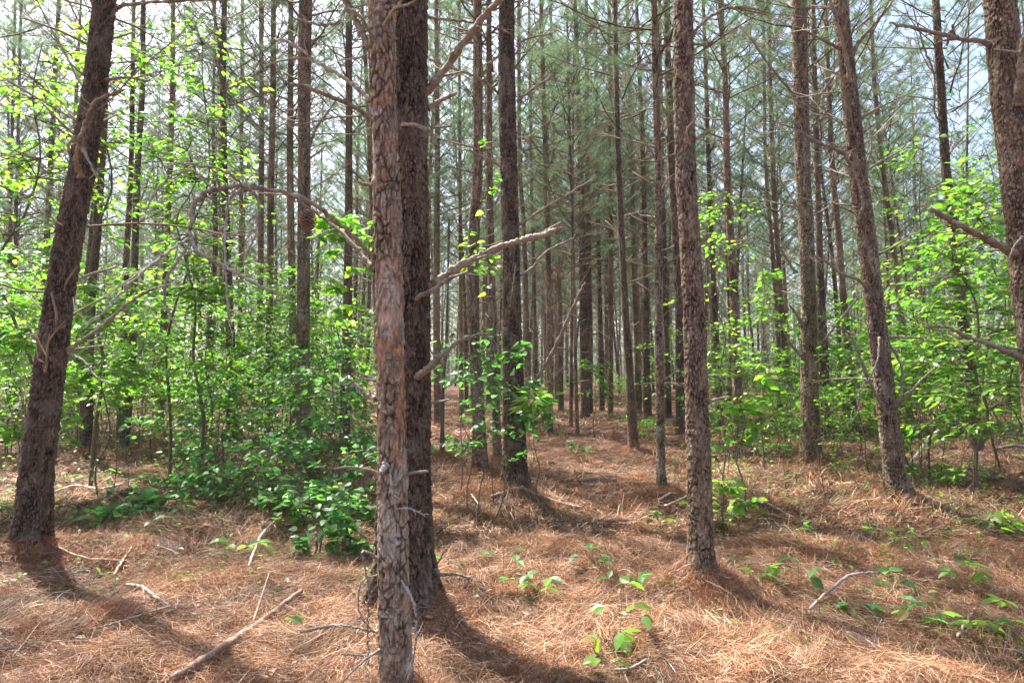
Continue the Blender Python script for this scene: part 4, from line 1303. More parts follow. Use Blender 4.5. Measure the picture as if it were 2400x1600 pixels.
SH = [
 # left thicket, nearest first: label, foot px, height, spread, sprays, leaves per spray, kind, size, palette
 ("broad oak sapling with large lobed leaves left of the thick leaning pine", (-40,1160), 3.3, 1.5, 46, 18, 'oak', 0.15, 'bright', dict(depth=7.6, z_from=0.22)),
 ("oak sapling whose lobed leaves show between the leaning pine and the hardwood trunk", (235,1085), 3.0, 1.3, 34, 16, 'oak', 0.15, 'bright', dict(depth=9.0, z_from=0.35)),
 ("tall leafy sapling reaching high behind the leaning pine, leaves against the sky", (60,1040), 6.4, 1.9, 60, 17, 'ovate', 0.10, 'fresh', dict(depth=9.5, z_from=0.4, stem_r=0.03)),
 ("tall leafy sapling with bright sprays right of the smooth hardwood trunk", (400,1010), 5.6, 1.9, 62, 17, 'ovate', 0.10, 'fresh', dict(depth=11, z_from=0.3, stem_r=0.028)),
 ("bright bushy sapling left of the forked pine", (470,1015), 3.7, 1.9, 66, 20, 'ovate', 0.095, 'bright', dict(depth=10.5, stems=2)),
 ("bright bushy sapling in front of the trio of slim pines", (605,1010), 3.6, 1.8, 66, 20, 'ovate', 0.09, 'bright', dict(depth=11.5, stems=2)),
 ("yellow-green whorled sapling beside the hanging cone", (815,1010), 3.9, 1.0, 20, 4, 'ovate', 0.13, 'fresh', dict(depth=8.6, z_from=0.62, palmate=5)),
 ("leafy bush right of the tall cone pine, reaching to the front trunk", (790,1010), 2.4, 1.3, 42, 18, 'heart', 0.08, 'deep', dict(depth=9.5, stems=3)),
 ("very tall airy sapling whose leaves show against the sky right of the leaning pine's top", (215,1000), 7.4, 1.9, 46, 10, 'ovate', 0.10, 'fresh', dict(depth=10, z_from=0.55, stem_r=0.03)),
 ("very tall airy sapling with leaves hanging beside the forked pine's upper stem", (470,990), 7.6, 1.9, 44, 10, 'ovate', 0.10, 'fresh', dict(depth=11.5, z_from=0.55, stem_r=0.03)),
 ("dense sapling filling the gap behind the leaning pine's foot", (330,990), 3.0, 2.0, 60, 20, 'ovate', 0.10, 'bright', dict(depth=14, stems=3)),
 ("dense sapling on the far left margin, middle height", (30,985), 3.3, 2.2, 60, 20, 'ovate', 0.10, 'bright', dict(depth=14, stems=3)),
 ("low dark-green bush under the forked pine", (500,1000), 1.9, 1.7, 44, 20, 'heart', 0.085, 'deep', dict(depth=12, stems=4)),
 ("loose sapling behind the trio of slim pines", (650,975), 3.8, 2.2, 60, 20, 'ovate', 0.10, 'bright', dict(depth=17, stems=3)),
 ("loose sapling left of the slim trio, far back", (450,970), 4.2, 2.4, 66, 20, 'ovate', 0.11, 'bright', dict(depth=19, stems=3)),
 ("loose sapling far back behind the hardwood trunk", (200,965), 4.0, 2.4, 62, 20, 'ovate', 0.11, 'bright', dict(depth=18, stems=3)),
 ("far sapling at the left edge of the stand", (-10,960), 4.4, 2.6, 60, 20, 'ovate', 0.12, 'bright', dict(depth=20, stems=3)),
 ("far sapling between the cone pine and the next pine", (770,960), 3.6, 2.2, 56, 18, 'ovate', 0.11, 'bright', dict(depth=20, stems=3)),
 # low vine bush in front of the cone pine
 ("low grape bush with round leaves spilling forward onto the needles", (570,1185), 0.80, 1.15, 70, 10, 'heart', 0.08, 'deep', dict(stems=6, z_from=0.1, name='grape_bush', cat='bush', flat=0.9)),
 ("round-leaved bush crowding the left side of the flaky front pine", (810,1215), 0.85, 0.62, 46, 9, 'heart', 0.08, 'deep', dict(stems=5, z_from=0.05, name='grape_bush', cat='bush', flat=1.0)),
 ("round-leaved bush between the spilling grape bush and the flaky pine's bush", (720,1250), 0.62, 0.62, 38, 9, 'heart', 0.08, 'deep', dict(stems=4, z_from=0.05, name='grape_bush', cat='bush', flat=1.0)),
 ("round-leaved bush spilling forward right beside the flaky pine's lower trunk", (815,1300), 0.55, 0.42, 26, 8, 'heart', 0.08, 'deep', dict(stems=3, z_from=0.05, name='grape_bush', cat='bush', flat=1.0)),
 ("low trailing patch of round leaves in the shade right of the leaning pine", (335,1200), 0.22, 0.75, 18, 7, 'heart', 0.09, 'deep', dict(stems=3, z_from=0.1, name='grape_bush', cat='bush', flat=0.5)),
 ("low trailing patch of round leaves nearest the leaning pine's right side", (195,1225), 0.2, 0.6, 14, 7, 'heart', 0.09, 'deep', dict(stems=3, z_from=0.1, name='grape_bush', cat='bush', flat=0.5)),
 ("small round-leaved plant at the front tip of the grape bush", (740,1300), 0.30, 0.28, 12, 6, 'heart', 0.075, 'deep', dict(stems=3, z_from=0.1, name='grape_bush', cat='bush')),
 ("round-leaved bush lying left of the spilling grape bush", (440,1165), 0.40, 0.95, 36, 9, 'heart', 0.08, 'deep', dict(stems=4, z_from=0.1, name='grape_bush', cat='bush', flat=0.6)),
 ("round-leaved bush just behind the grape bush, left part", (500,1085), 0.75, 0.9, 36, 12, 'heart', 0.085, 'deep', dict(stems=4, z_from=0.1, name='grape_bush', cat='bush', flat=0.9)),
 ("round-leaved bush behind the grape bush at the cone pine's foot", (690,1085), 1.15, 1.1, 56, 13, 'heart', 0.085, 'deep', dict(stems=5, z_from=0.15, name='grape_bush', cat='bush')),
 ("round-leaved bush filling in behind the flaky pine's bush", (810,1080), 1.5, 0.9, 50, 12, 'heart', 0.085, 'deep', dict(stems=4, z_from=0.2, name='grape_bush', cat='bush')),
 # vine round the centre pine
 ("round-leaved sapling between the front trunks and the vine-clad pine", (1095,1130), 2.15, 0.95, 50, 8, 'heart', 0.08, 'deep', dict(depth=7.8, stems=3, z_from=0.30, name='vine', cat='vine', stem_r=0.008)),
 ("lower leafy vine at the right side of the vine-clad pine", (1262,1080), 1.5, 0.55, 20, 8, 'heart', 0.08, 'deep', dict(depth=8.4, z_from=0.45, name='vine', cat='vine', stem_r=0.008)),
 ("yellow-green sprig of long narrow leaves before the vine-clad pine", (1245,1130), 1.5, 0.30, 9, 7, 'lance', 0.16, 'fresh', dict(depth=7.6, z_from=0.82, name='sapling', stem_r=0.006)),
 ("thread of small leaves hanging high on the vine-clad pine", (1160,1120), 4.6, 0.22, 9, 4, 'heart', 0.08, 'fresh', dict(depth=8.2, z_from=0.55, name='vine', cat='vine', stem_r=0.007)),
 ("pale sapling top between the front trunks and the vine-clad pine", (1080,1000), 3.6, 0.6, 9, 7, 'ovate', 0.10, 'fresh', dict(depth=9.0, z_from=0.78, stem_r=0.008)),
 ("dark-leaved bush low down between the front trunks and the path", (1060,1075), 0.35, 0.4, 10, 9, 'heart', 0.08, 'deep', dict(name='bush', cat='bush', stems=3)),
 ("small dark leafy plant lying flat by the path", (1340,1070), 0.15, 0.45, 9, 10, 'heart', 0.07, 'deep', dict(name='seedling', cat='seedling', stems=2, flat=0.2)),
 ("airy sprout before the thick pine at the path's far end", (1395,960), 1.9, 0.9, 22, 12, 'ovate', 0.085, 'bright', dict(depth=17, z_from=0.5)),
 ("leafy clump at the right edge of the path, far back", (1520,985), 0.7, 0.9, 20, 14, 'ovate', 0.08, 'bright', dict(depth=17, stems=4, name='bush', cat='bush')),
 ("green brush closing the far end of the path", (1445,925), 1.3, 2.4, 50, 18, 'ovate', 0.11, 'bright', dict(depth=33, stems=6, name='bush', cat='bush')),
 # right of the straight brown pine
 ("sapling with pale whorled leaves right of the straight brown pine", (1740,1100), 1.75, 0.8, 20, 3, 'ovate', 0.12, 'fresh', dict(depth=7.8, z_from=0.4, palmate=5)),
 ("young plant with broad pale leaves at the brown pine's right side", (1690,1130), 0.75, 0.5, 9, 3, 'ovate', 0.12, 'fresh', dict(depth=7.2, z_from=0.3, palmate=4)),
 ("tall wispy sapling climbing before the bowed pine", (1690,1040), 4.6, 0.9, 42, 9, 'ovate', 0.075, 'fresh', dict(depth=10.5, z_from=0.35, stem_r=0.014)),
 ("wispy sapling left of the stout knotty pine", (1790,1020), 3.4, 1.1, 40, 12, 'ovate', 0.085, 'bright', dict(depth=11.5, z_from=0.3, stem_r=0.014)),
 ("low green bush behind the whorled sapling", (1750,1010), 1.0, 1.3, 40, 16, 'ovate', 0.085, 'bright', dict(depth=13, stems=5, name='bush', cat='bush')),
 ("bush between the stout knotty pine and the pine with the light edge", (1960,1010), 1.5, 1.5, 50, 17, 'ovate', 0.09, 'bright', dict(depth=14, stems=5, name='bush', cat='bush')),
 ("sapling behind the sunlit leaning pine, right of it", (2080,1010), 2.3, 1.4, 48, 17, 'ovate', 0.09, 'bright', dict(depth=11.5, stems=3)),
 ("tall sapling with broad sunlit leaves in front of the wrapped pine", (2290,1090), 4.3, 2.0, 100, 13, 'ovate', 0.115, 'bright', dict(depth=9.4, stems=1, z_from=0.22, stem_r=0.025)),
 ("bushy sapling in the gap left of the wrapped pine", (2190,1040), 3.1, 1.5, 66, 18, 'ovate', 0.10, 'bright', dict(depth=11.5, stems=3)),
 ("leafy sapling crowding the massive right pine", (2400,1050), 3.6, 2.0, 72, 14, 'ovate', 0.11, 'bright', dict(depth=9.6, stems=3)),
 ("tall open sapling with light leaves rising between the leaning pine and the wrapped pine", (2175,1000), 5.6, 1.6, 44, 10, 'ovate', 0.10, 'fresh', dict(depth=11.0, z_from=0.4, stem_r=0.02)),
 ("tall open sapling with light leaves above the wrapped pine's right side", (2345,1000), 5.6, 1.7, 46, 10, 'ovate', 0.10, 'fresh', dict(depth=11.5, z_from=0.4, stem_r=0.02)),
 ("far leafy sapling behind the wrapped pine", (2330,975), 4.0, 2.4, 70, 20, 'ovate', 0.11, 'bright', dict(depth=17, stems=3)),
 ("far sapling between the two pines at the right", (2160,965), 3.2, 2.2, 60, 18, 'ovate', 0.11, 'bright', dict(depth=18, stems=3)),
 ("green sapling high behind the light-edged pine", (1930,965), 3.0, 2.0, 44, 16, 'ovate', 0.11, 'bright', dict(depth=20, stems=3)),
 ("patch of pale lobed leaves on the slope right of the leaning pine", (2200,1145), 0.34, 0.8, 20, 4, 'maple', 0.11, 'fresh', dict(stems=4, name='maple_seedlings', cat='plant', flat=0.25)),
 ("pale lobed-leaf patch near the right margin, nearer of two", (2345,1255), 0.2, 0.55, 13, 4, 'maple', 0.10, 'fresh', dict(stems=3, name='maple_seedlings', cat='plant', flat=0.25)),
]
for i, (lab, foot, h, sp, ns, lp, kind, size, pal, kw) in enumerate(SH):
    shrub(lab, foot, h, sp, ns, lp, kind, size, pal, 900 + i, **kw)

# the continuous leafy layer behind: copies of a few saplings
protos = []
rl = random.Random(61)
spots = []
for k in range(400):
    if len(spots) >= 74: break
    u = rl.random()
    if u < 0.50: px = rl.uniform(-120, 860); d = rl.uniform(13, 30)
    elif u < 0.90: px = rl.uniform(1640, 2520); d = rl.uniform(14, 30)
    else: px = rl.uniform(860, 1640); d = rl.uniform(34, 50)
    x = (px - 1200) / FPX * d
    if all((x - a) ** 2 + (d - b) ** 2 > 1.3 for a, b in spots): spots.append((x, d))
for k, (x, d) in enumerate(spots):
    if k < 5:
        r_ = shrub("loose green sapling in the continuous leafy layer far behind the nearer saplings", (1200 + FPX * x / d, 900), 2.2 + 0.5 * k, 1.9, 46, 12, 'ovate', 0.11, 'bright', 1800 + k,
                   stems=3, depth=d, group="saplings of the far leafy layer")
        protos.append(r_)
    else:
        src = protos[k % 5]
        r_ = src.copy(); COL.objects.link(r_)
        r_.location = (x, d, float(G(x, d))); r_.rotation_euler = (0, 0, rl.uniform(0, 6.28))
        sc_ = rl.uniform(0.75, 1.3); r_.scale = (sc_, sc_, sc_)
        for ch in list(src.children):
            c_ = ch.copy(); COL.objects.link(c_); c_.parent = r_

# small seedlings standing in the needles
SEED = [
 ("two-tiered creeper sprout with rounded leaflets in the open foreground", 1175, 1372, 0.22, 3, 'ovate', 'deep'),
 ("creeper sprout with pointed leaflets right of the two-tiered one", 1212, 1412, 0.16, 3, 'ovate', 'deep'),
 ("creeper sprout with a yellowing leaflet, open foreground", 1262, 1425, 0.17, 3, 'ovate', 'bright'),
 ("dark leafy seedling standing alone above the foreground sprouts", 1388, 1358, 0.16, 4, 'ovate', 'deep'),
 ("seedling with four blunt leaflets left of the brown pine's foot", 1462, 1415, 0.15, 3, 'ovate', 'deep'),
 ("three-leaved seedling just left of the brown pine's foot", 1552, 1412, 0.10, 2, 'ovate', 'bright'),
 ("tallest foreground sprout with stacked light leaves", 1452, 1520, 0.26, 4, 'ovate', 'bright'),
 ("sprout with a glowing yellow-green leaf low in the foreground", 1420, 1545, 0.14, 3, 'ovate', 'bright'),
 ("tiny pair-leaved sprout at the bottom edge", 1420, 1590, 0.08, 2, 'ovate', 'bright'),
 ("single upright yellow-green shoot near the fallen branch", 646, 1545, 0.12, 1, 'ovate', 'fresh'),
 ("pale seedling beside the dark trunk's root", 1052, 1345, 0.10, 2, 'ovate', 'deep'),
 ("pale-leaved seedling beside the curved white twig", 590, 1322, 0.14, 3, 'ovate', 'bright'),
 ("short seedling of pale leaves in the left foreground", 520, 1300, 0.10, 2, 'heart', 'bright'),
 ("seedling right of the leaning pine, spreading round leaves", 190, 1250, 0.16, 4, 'heart', 'deep'),
 ("second round-leaved seedling further right of the leaning pine", 300, 1225, 0.18, 4, 'heart', 'deep'),
 ("leafy seedling in the shade left of the grape bush", 390, 1260, 0.16, 3, 'heart', 'deep'),
 ("round-leaved clump left of the leaning pine's foot", 15, 1250, 0.28, 5, 'heart', 'deep'),
 ("yellow-green seedling in the shade behind the first round-leaved one", 240, 1150, 0.2, 5, 'heart', 'bright'),
 ("dark three-leaved plant on the slope right of the brown pine", 1870, 1275, 0.13, 3, 'ovate', 'deep'),
 ("upright dark seedling with drooping leaves right of the brown pine", 1870, 1400, 0.20, 4, 'ovate', 'deep'),
 ("low seedling between the brown pine and the drooping one", 1790, 1385, 0.13, 3, 'ovate', 'bright'),
 ("fine-leaved yellowish tuft on the right slope", 2115, 1335, 0.18, 9, 'lance', 'fresh'),
 ("creeping line of leaves below the arched stick, left part", 2010, 1450, 0.06, 3, 'ovate', 'deep'),
 ("leafy seedling cluster below the arched stick, right part", 2180, 1490, 0.14, 5, 'ovate', 'deep'),
 ("trailing leafy seedling at the right edge, middle height", 2270, 1410, 0.16, 5, 'ovate', 'bright'),
 ("big-leaved seedling in the lower right corner", 2385, 1560, 0.26, 5, 'ovate', 'bright'),
 ("seedling above the lower right corner", 2300, 1520, 0.14, 3, 'ovate', 'bright'),
 ("pair of bright round leaves on the right slope", 2060, 1268, 0.08, 2, 'ovate', 'fresh'),
 ("small leafy sprig left of the leaning pine on the slope", 1545, 1250, 0.16, 5, 'ovate', 'bright'),
 ("seedling hugging the brown pine's right side", 1688, 1255, 0.14, 4, 'ovate', 'bright'),
 ("seedling in the shade of the leaning pine's root", 2105, 1410, 0.12, 4, 'ovate', 'deep'),
 ("low seedlings at the foot of the knotty pine", 1965, 1120, 0.12, 4, 'ovate', 'bright'),
]
for i, (lab, px, py, h, nsp, kind, pal) in enumerate(SEED):
    gp, _ = ground_hit(px, py)
    rng = np.random.default_rng(1500 + i)
    root = empty("seedling", gp)
    h = h * 1.35
    gs_ = Geo(); gl = Geo()
    top = np.array([rng.normal(0, 0.02), rng.normal(0, 0.02), h])
    P = smooth_path([np.array([0, 0, -0.03]), top * 0.5 + rng.normal(0, 0.006, 3), top], 8)
    add_tube(gs_, P, np.linspace(0.0025, 0.0013, 8), 5, (0.16, 0.14, 0.07))
    for q in range(nsp):
        z = P[min(7, 3 + q * 5 // max(nsp, 1))] if nsp > 1 else P[-1]
        az = q * 2.4 + rng.uniform(0, 1)
        e = z + np.array([math.cos(az), math.sin(az), 0.25]) * (0.07 + 0.25 * h) * rng.uniform(0.6, 1.1)
        add_tube(gs_, np.array([z, (z + e) / 2 + [0, 0, 0.008], e]), [0.0016, 0.0013, 0.001], 4, (0.16, 0.16, 0.06), cap=False)
        nl = 3 if kind != 'heart' else 2
        if kind == 'lance': nl = 8
        hd = az + np.linspace(-1.25, 1.25, nl) + rng.normal(0, 0.15, nl)
        sz = {'ovate': 0.105, 'heart': 0.105, 'lance': 0.06}[kind] * rng.uniform(0.75, 1.15, nl)
        add_leaves(gl, np.tile(e, (nl, 1)), hd, rng.normal(0.15, 0.25, nl), rng.normal(0, 0.3, nl), sz, kind, leaf_cols(rng, nl, pal))
    link("stem", gs_.mesh("stem"), M_twig, root)
    link("leaves", gl.mesh("leaves", smooth=False), M_leaf, root)
    tag(root, lab, "seedling", "seedlings in the pine straw")

# uncountable low greenery among the middle-distance trees
gl = Geo()
rng = np.random.default_rng(31)
clumps = []
for k in range(330):
    side = rng.random()
    if side < 0.42: px = rng.uniform(-150, 860)
    elif side < 0.52: px = rng.uniform(1020, 1600)
    else: px = rng.uniform(1620, 2550)
    d = rng.uniform(9.0, 34.0) if not (860 < px < 1620) else rng.uniform(20, 38)
    x = (px - 1200) / FPX * d; clumps.append((x, d, 1.0))
for k in range(210):
    px = rng.uniform(1680, 2450); d = rng.uniform(4.0, 9.5); clumps.append(((px - 1200) / FPX * d, d, 0.3))
for k in range(110):
    px = rng.uniform(0, 900); d = rng.uniform(5.2, 9.5); clumps.append(((px - 1200) / FPX * d, d, 0.3))
for (x, y, s) in clumps:
    n = int(rng.integers(14, 42) if s == 1 else rng.integers(4, 12))
    rr_ = rng.uniform(0.12, 0.55) * (1 if s == 1 else 0.35)
    qx = x + rng.normal(0, rr_, n); qy = y + rng.normal(0, rr_, n)
    hmax = rng.uniform(0.1, 0.55) if s == 1 else 0.07
    z = G(qx, qy) + rng.uniform(0.02, 1, n) * hmax
    add_leaves(gl, np.stack([qx, qy, z], -1), rng.uniform(0, 6.28, n), rng.normal(0.15, 0.3, n), rng.normal(0, 0.35, n),
               (0.075 if s == 1 else 0.055) * rng.uniform(0.6, 1.2, n), 'ovate', leaf_cols(rng, n, 'bright' if rng.random() < 0.6 else 'deep'))
o = link("undergrowth", gl.mesh("undergrowth", smooth=False), M_leaf)
tag(o, "low loose green leaves scattered over the floor among the trees", "undergrowth", kind="stuff")

# thin bare stems standing in the thickets
gb = Geo()
for k in range(120):
    px = rng.choice([rng.uniform(0, 860), rng.uniform(1650, 2400)]); d = rng.uniform(9, 20)
    x = (px - 1200) / FPX * d; z = float(G(x, d)); h = rng.uniform(0.7, 2.6)
    P = smooth_path([(x, d, z - 0.05), (x + rng.normal(0, .08), d + rng.normal(0, .08), z + h * .5), (x + rng.normal(0, .25), d + rng.normal(0, .2), z + h)], 8)
    add_tube(gb, P, np.linspace(0.007, 0.003, 8), 4, np.array((0.15, 0.10, 0.075)) * rng.uniform(0.7, 1.3), cap=False)
    for q in range(3):
        j = rng.integers(3, 7); e = P[j] + np.array([rng.normal(0, .25), rng.normal(0, .2), rng.uniform(0.1, .4)])
        add_tube(gb, np.array([P[j], (P[j] + e) / 2 + [0, 0, .02], e]), [0.003, 0.0025, 0.002], 3, (0.17, 0.12, 0.09), cap=False)
o = link("brush", gb.mesh("brush"), M_twig)
tag(o, "tangle of thin bare upright stems inside the green thickets", "brush", kind="stuff")

# ------------------------------------------------------------------ sticks and logs on the needles
def stick(label, pts, col=GY, name="fallen_stick", cat="stick", lift=0.05, subs=(), n=7):
    """pts: (px, py, width px) lying on the ground"""
    W = []; R = []
    for (px, py, w, *hh) in pts:
        p, t = ground_hit(px, py)
        h = hh[0] if hh else 0
        p = p + Vector((0, 0, lift + h)); W.append(p); R.append(w / 2 / FPX * t)
    org = W[0].copy()
    root = None
    g = Geo()
    m = max(10, len(pts) * 6)
    P = smooth_path([list(p - org) for p in W], m)
    # follow the ground between the traced points
    rng = np.random.default_rng(int(pts[0][0] + pts[0][1]))
    P[1:-1] += rng.normal(0, 0.0025, (m - 2, 3))
    RR_ = np.interp(np.linspace(0, 1, m), np.linspace(0, 1, len(R)), R) * rng.uniform(0.88, 1.12, m)
    add_tube(g, P, RR_, n, col)
    for s in subs:
        Q = []
        for (px, py, h) in s:
            p, t = ground_hit(px, py); Q.append(list(p + Vector((0, 0, lift + h)) - org))
        add_tube(g, smooth_path(Q, 8), np.linspace(RR_.mean() * 0.5, RR_.mean() * 0.25, 8), 5, col)
    o = link(name, g.mesh(name), M_branch)
    o.location = org
    tag(o, label, cat)


stick("long broken branch running up from the bottom edge, side twig attached", [(400,1620,17),(470,1575,17),(540,1528,18),(590,1492,15),(650,1450,13),(706,1408,11)], (0.27,0.19,0.15), subs=[[(590,1490,0),(612,1440,0.05),(630,1395,0.1)]], name="fallen_branch", cat="branch")
stick("curved bleached white twig standing out of the needles", [(582,1357,5),(595,1320,6,0.02),(612,1280,6,0.05),(646,1246,4,0.07)], (0.55,0.49,0.41))
stick("grey stick with a snag, left foreground", [(297,1392,6),(330,1400,8),(365,1420,7),(400,1440,5)], (0.30,0.255,0.21), subs=[[(335,1402,0),(337,1420,0.01),(338,1432,0)]])
stick("thin straight stick continuing below the snagged grey one", [(398,1440,4),(330,1462,5),(270,1482,5),(208,1502,4)], (0.36,0.31,0.27))
stick("thin stick right of the leaning pine's foot", [(128,1335,6),(200,1340,6),(262,1344,5),(290,1346,3)], (0.36,0.26,0.2))
stick("short forked twig between the leaning pine and the clearing", [(265,1368,5),(285,1345,6),(308,1312,4)], (0.42,0.3,0.22))
stick("long pale brown limb lying across the foot of the vine-clad pine", [(1150,1191,7),(1215,1183,8),(1240,1188,9),(1300,1198,8),(1362,1206,6)], (0.33,0.24,0.19))
stick("short thick log across the path, nearer of two", [(1357,1131,9),(1400,1131,12),(1445,1130,10)], (0.17,0.14,0.12), name="fallen_log", cat="log", lift=0.02)
stick("thinner log across the path, farther of two", [(1370,1113,6),(1410,1114,8),(1455,1110,6)], (0.24,0.17,0.14), name="fallen_log", cat="log", lift=0.02)
stick("pale stick ending at the brown pine's left side", [(1545,1190,6),(1570,1184,7),(1595,1172,6),(1612,1160,5,0.05)], (0.44,0.36,0.3))
stick("arched stick with a dark side prong on the right slope", [(1898,1446,6),(1925,1425,7,0.02),(1955,1408,7,0.04),(1990,1390,7,0.04),(2030,1380,6,0.02),(2072,1375,4)], (0.36,0.31,0.28), subs=[[(1952,1410,0.03),(1965,1425,0.03),(1982,1434,0.0)]])
stick("long thin grey stick in the lower right foreground", [(1985,1500,4),(2030,1520,5),(2080,1545,5),(2160,1583,5)], (0.42,0.38,0.35), subs=[[(2050,1530,0),(2055,1512,0.04),(2068,1498,0.06)]])
stick("bleached stick pointing at the big-leaved seedling", [(2245,1512,5),(2262,1488,7),(2285,1456,6)], (0.55,0.47,0.4))
stick("bent grey twig in the shade on the right slope", [(1730,1196,5),(1790,1200,6),(1815,1208,6),(1838,1222,4)], (0.28,0.22,0.18))
stick("short dark snag lying on the right slope", [(1880,1234,6),(1905,1236,6)], (0.24,0.2,0.17))
stick("long dark limb at the right margin on the ground", [(2335,1058,7),(2380,1060,8),(2430,1062,8)], (0.2,0.17,0.15), name="fallen_limb", cat="limb")
stick("bleached forked limb propped up right of the leaning pine", [(2130,1100,7,0.0),(2155,1078,8,0.1),(2180,1062,8,0.25),(2205,1050,7,0.33),(2250,1045,5,0.35)], (0.46,0.39,0.32), subs=[[(2200,1052,0.32),(2190,1040,0.45),(2192,1030,0.6),(2200,1010,0.68)]], name="fallen_limb", cat="limb")
stick("crooked twig pair left of the path's mound", [(1098,1175,5),(1110,1190,4),(1122,1202,3)], (0.5,0.42,0.35))
stick("curved thin stick crossing the left shade", [(125,1165,5,.02),(180,1152,5,.04),(240,1160,6,.03),(318,1141,3,.05)], (0.5,0.42,0.36), subs=[[(240,1160,.03),(270,1165,.02),(312,1164,0.01)]])
stick("dark mossy log end resting against the leaning pine, left side", [(-30,1050,17,0.05),(20,1044,16,0.08),(60,1036,15,0.10)], (0.13,0.11,0.075), name="fallen_log", cat="log")
stick("mossy crooked limb rising right of the leaning pine", [(122,1006,18,0.0),(160,975,17,0.1),(190,950,16,0.25),(215,915,13,0.5),(245,860,9,0.95)], (0.15,0.12,0.075), name="fallen_limb", cat="limb")
stick("thin twig near the bottom edge, centre right", [(1440,1598,7),(1480,1590,8),(1520,1570,6)], (0.28,0.22,0.18))
stick("small twig lying between the fallen branch and the front trunk", [(672,1492,7),(690,1470,6)], (0.26,0.19,0.15))
stick("brown twig leaning by the front trunk's left branches", [(745,1528,7),(770,1495,9),(793,1462,7)], (0.3,0.2,0.15))
stick("pale twig on the needles under the slope seedlings", [(2165,1322,4),(2220,1340,5),(2270,1352,4)], (0.5,0.42,0.36))

# small litter: short twig bits, bark chips and dry leaves (uncountable)
gb = Geo(); rng = np.random.default_rng(77)
for k in range(420):
    px = rng.uniform(-100, 2500); py = 940 + 660 * rng.random() ** 0.8
    p, t = ground_hit(px, py)
    a = rng.uniform(0, 6.28); l = rng.uniform(0.08, 0.5); r = rng.uniform(0.0015, 0.0045)
    q = np.array(p) + [0, 0, 0.03]
    e = q + np.array([math.cos(a) * l, math.sin(a) * l, rng.uniform(-0.01, 0.05)]); e[2] = max(e[2], float(G(e[0], e[1])) + 0.02)
    mid = (q + e) / 2 + rng.normal(0, 0.012, 3)
    tt = rng.random()
    c = np.array((0.17, 0.11, 0.08)) * (1 - tt) + np.array((0.48, 0.41, 0.35)) * tt
    add_tube(gb, smooth_path([q, mid, e], 6), np.linspace(r, r * 0.6, 6), 5, c)
o = link("twig_litter", gb.mesh("twig_litter"), M_branch)
tag(o, "short broken twigs strewn all over the needle floor", "litter", kind="stuff")
gl = Geo(); n = 620
px = rng.uniform(-50, 2450, n); py = rng.uniform(1120, 1600, n)
P = np.array([list(ground_hit(a, b)[0]) for a, b in zip(px, py)]) + [0, 0, 0.028]
t = rng.random((n, 1))
add_leaves(gl, P, rng.uniform(0, 6.28, n), rng.normal(0, 0.3, n), rng.normal(0, 0.5, n), 0.06 * rng.uniform(0.5, 1.2, n), 'ovate', np.array((0.20, 0.105, 0.06)) * (1 - t) + np.array((0.50, 0.40, 0.31)) * t)
o = link("dry_leaves", gl.mesh("dry_leaves", smooth=False), M_deadleaf)
tag(o, "pale curled dry leaves lying between the fallen needles", "litter", kind="stuff")

gk = Geo(); rng = np.random.default_rng(88)
for (fx, fy, _a, _b) in FEET:
    n_ = 60 if fy < 9 else 25
    for k in range(n_):
        a = rng.uniform(0, 6.28); r = 0.16 + abs(rng.normal(0, 0.28))
        x, y = fx + r * math.cos(a), fy + r * math.sin(a); z = float(G(x, y)) + rng.uniform(0.015, 0.05)
        w_, l_ = rng.uniform(0.006, 0.018), rng.uniform(0.012, 0.04); an = rng.uniform(0, 6.28)
        ex = np.array([math.cos(an), math.sin(an), rng.normal(0, .3)]); ey = np.array([-math.sin(an), math.cos(an), rng.normal(0, .3)])
        c0 = np.array([x, y, z]); up_ = np.array([0, 0, 0.004])
        q = np.array([c0 - ex * l_ - ey * w_, c0 + ex * l_ * 0.8 - ey * w_ * 1.1, c0 + ex * l_ * 1.1 + ey * w_ * .6, c0 - ex * l_ * .7 + ey * w_])
        gk.add(np.vstack([q + up_, q - up_]), np.array([(0, 1, 2, 3), (7, 6, 5, 4), (0, 4, 5, 1), (1, 5, 6, 2), (2, 6, 7, 3), (3, 7, 4, 0)]), np.array((0.26, 0.17, 0.11)) * rng.uniform(0.5, 1.4))
o = link("bark_chips", gk.mesh("bark_chips", smooth=False), M_deadleaf)
tag(o, "fallen bark flakes scattered round the feet of the near pines", "litter", kind="stuff")

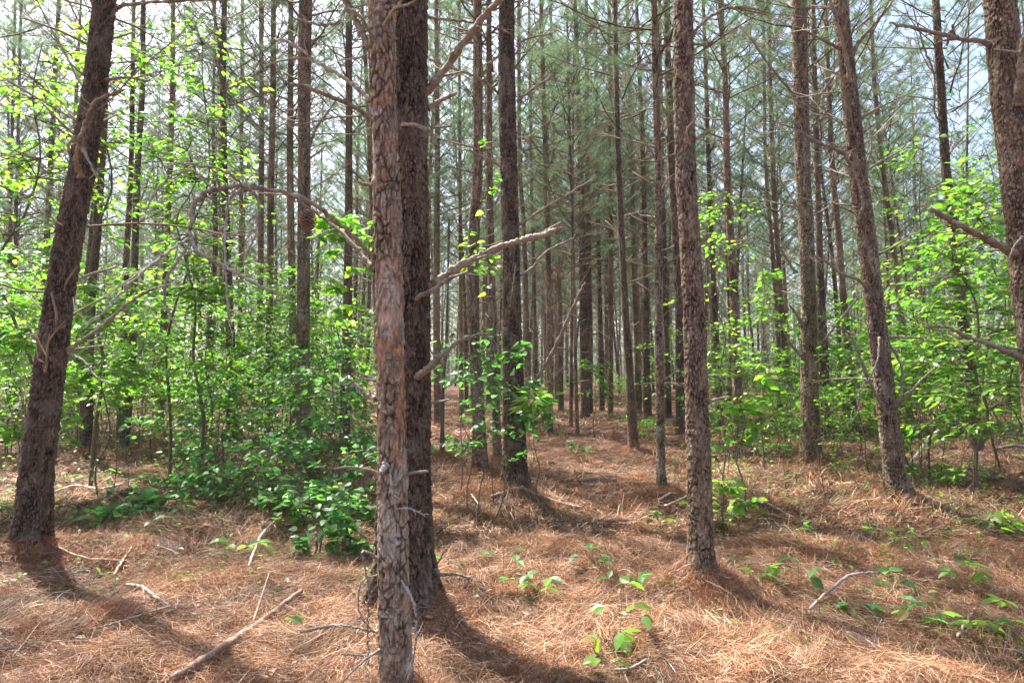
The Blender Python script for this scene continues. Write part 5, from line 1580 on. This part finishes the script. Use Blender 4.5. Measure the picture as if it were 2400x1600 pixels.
# ------------------------------------------------------------------ hanging cone
p, t = PT(722, 518, 2.9)
gc = Geo(); rng = np.random.default_rng(4)
Hc, Rc = 0.085, 0.036
root = empty("pine_cone", p + Vector((0, 0, 0.05)))
ga = Geo(); add_tube(ga, np.array([[0, 0, 0.0], [0.002, 0, -0.04], [0, 0, -Hc]]), [0.008, 0.012, 0.006], 8, (0.14, 0.085, 0.055))
link("core", ga.mesh("core"), M_cone, root)
for k in range(110):
    u = k / 110; z = -Hc * u; rad = Rc * math.sin(math.pi * min(1, 0.12 + 0.84 * u)) ** 0.6
    a = k * 2.39996
    o_ = np.array([math.cos(a), math.sin(a), 0]); s = np.array([-math.sin(a), math.cos(a), 0])
    b = np.array([0, 0, z]) + o_ * 0.006; tip = np.array([0, 0, z - 0.004]) + o_ * rad
    v = [b - s * 0.004, b + s * 0.004, tip + s * 0.0075, tip - s * 0.0075, tip + o_ * 0.003 + [0, 0, -0.006]]
    lo = [q + np.array([0, 0, -0.0025]) for q in v[:4]]
    V = np.array(v + lo)
    gc.add(V, np.array([(0, 1, 2, 3), (6, 5, 8, 7), (0, 3, 8, 5), (1, 6, 7, 2)]), np.array((0.26, 0.16, 0.10)) * rng.uniform(0.7, 1.3))
    gc.f3.append(np.array([(3, 2, 4), (4, 2, 7), (4, 7, 8), (3, 4, 8)]) + gc.n - 9)
link("scales", gc.mesh("scales", smooth=False), M_cone, root)
tag(root, "open brown pine cone hanging under the arched dead branch", "pine cone")
print("OBJ", len(bpy.data.objects))

# ------------------------------------------------------------------ air
def haze_box():
    me = bpy.data.meshes.new("haze")
    x0, x1, y0, y1, z0, z1 = -310, 310, -310, 410, -3.0, 30.0
    v = [(x0,y0,z0),(x1,y0,z0),(x1,y1,z0),(x0,y1,z0),(x0,y0,z1),(x1,y0,z1),(x1,y1,z1),(x0,y1,z1)]
    me.from_pydata(v, [], [(0,3,2,1),(4,5,6,7),(0,1,5,4),(1,2,6,5),(2,3,7,6),(3,0,4,7)])
    m, t, out = new_mat("thin_air")
    pv = N(t, "ShaderNodeVolumePrincipled")
    pv.inputs["Color"].default_value = (0.86, 0.92, 1.0, 1)
    pv.inputs["Density"].default_value = 0.0005
    pv.inputs["Anisotropy"].default_value = 0.3
    L(t, pv.outputs[0], out.inputs["Volume"])
    o = link("haze", me, m)
    o["kind"] = "stuff"; o["label"] = "thin bluish air between the far trees"; o["category"] = "haze"


if HAZE:
    haze_box()
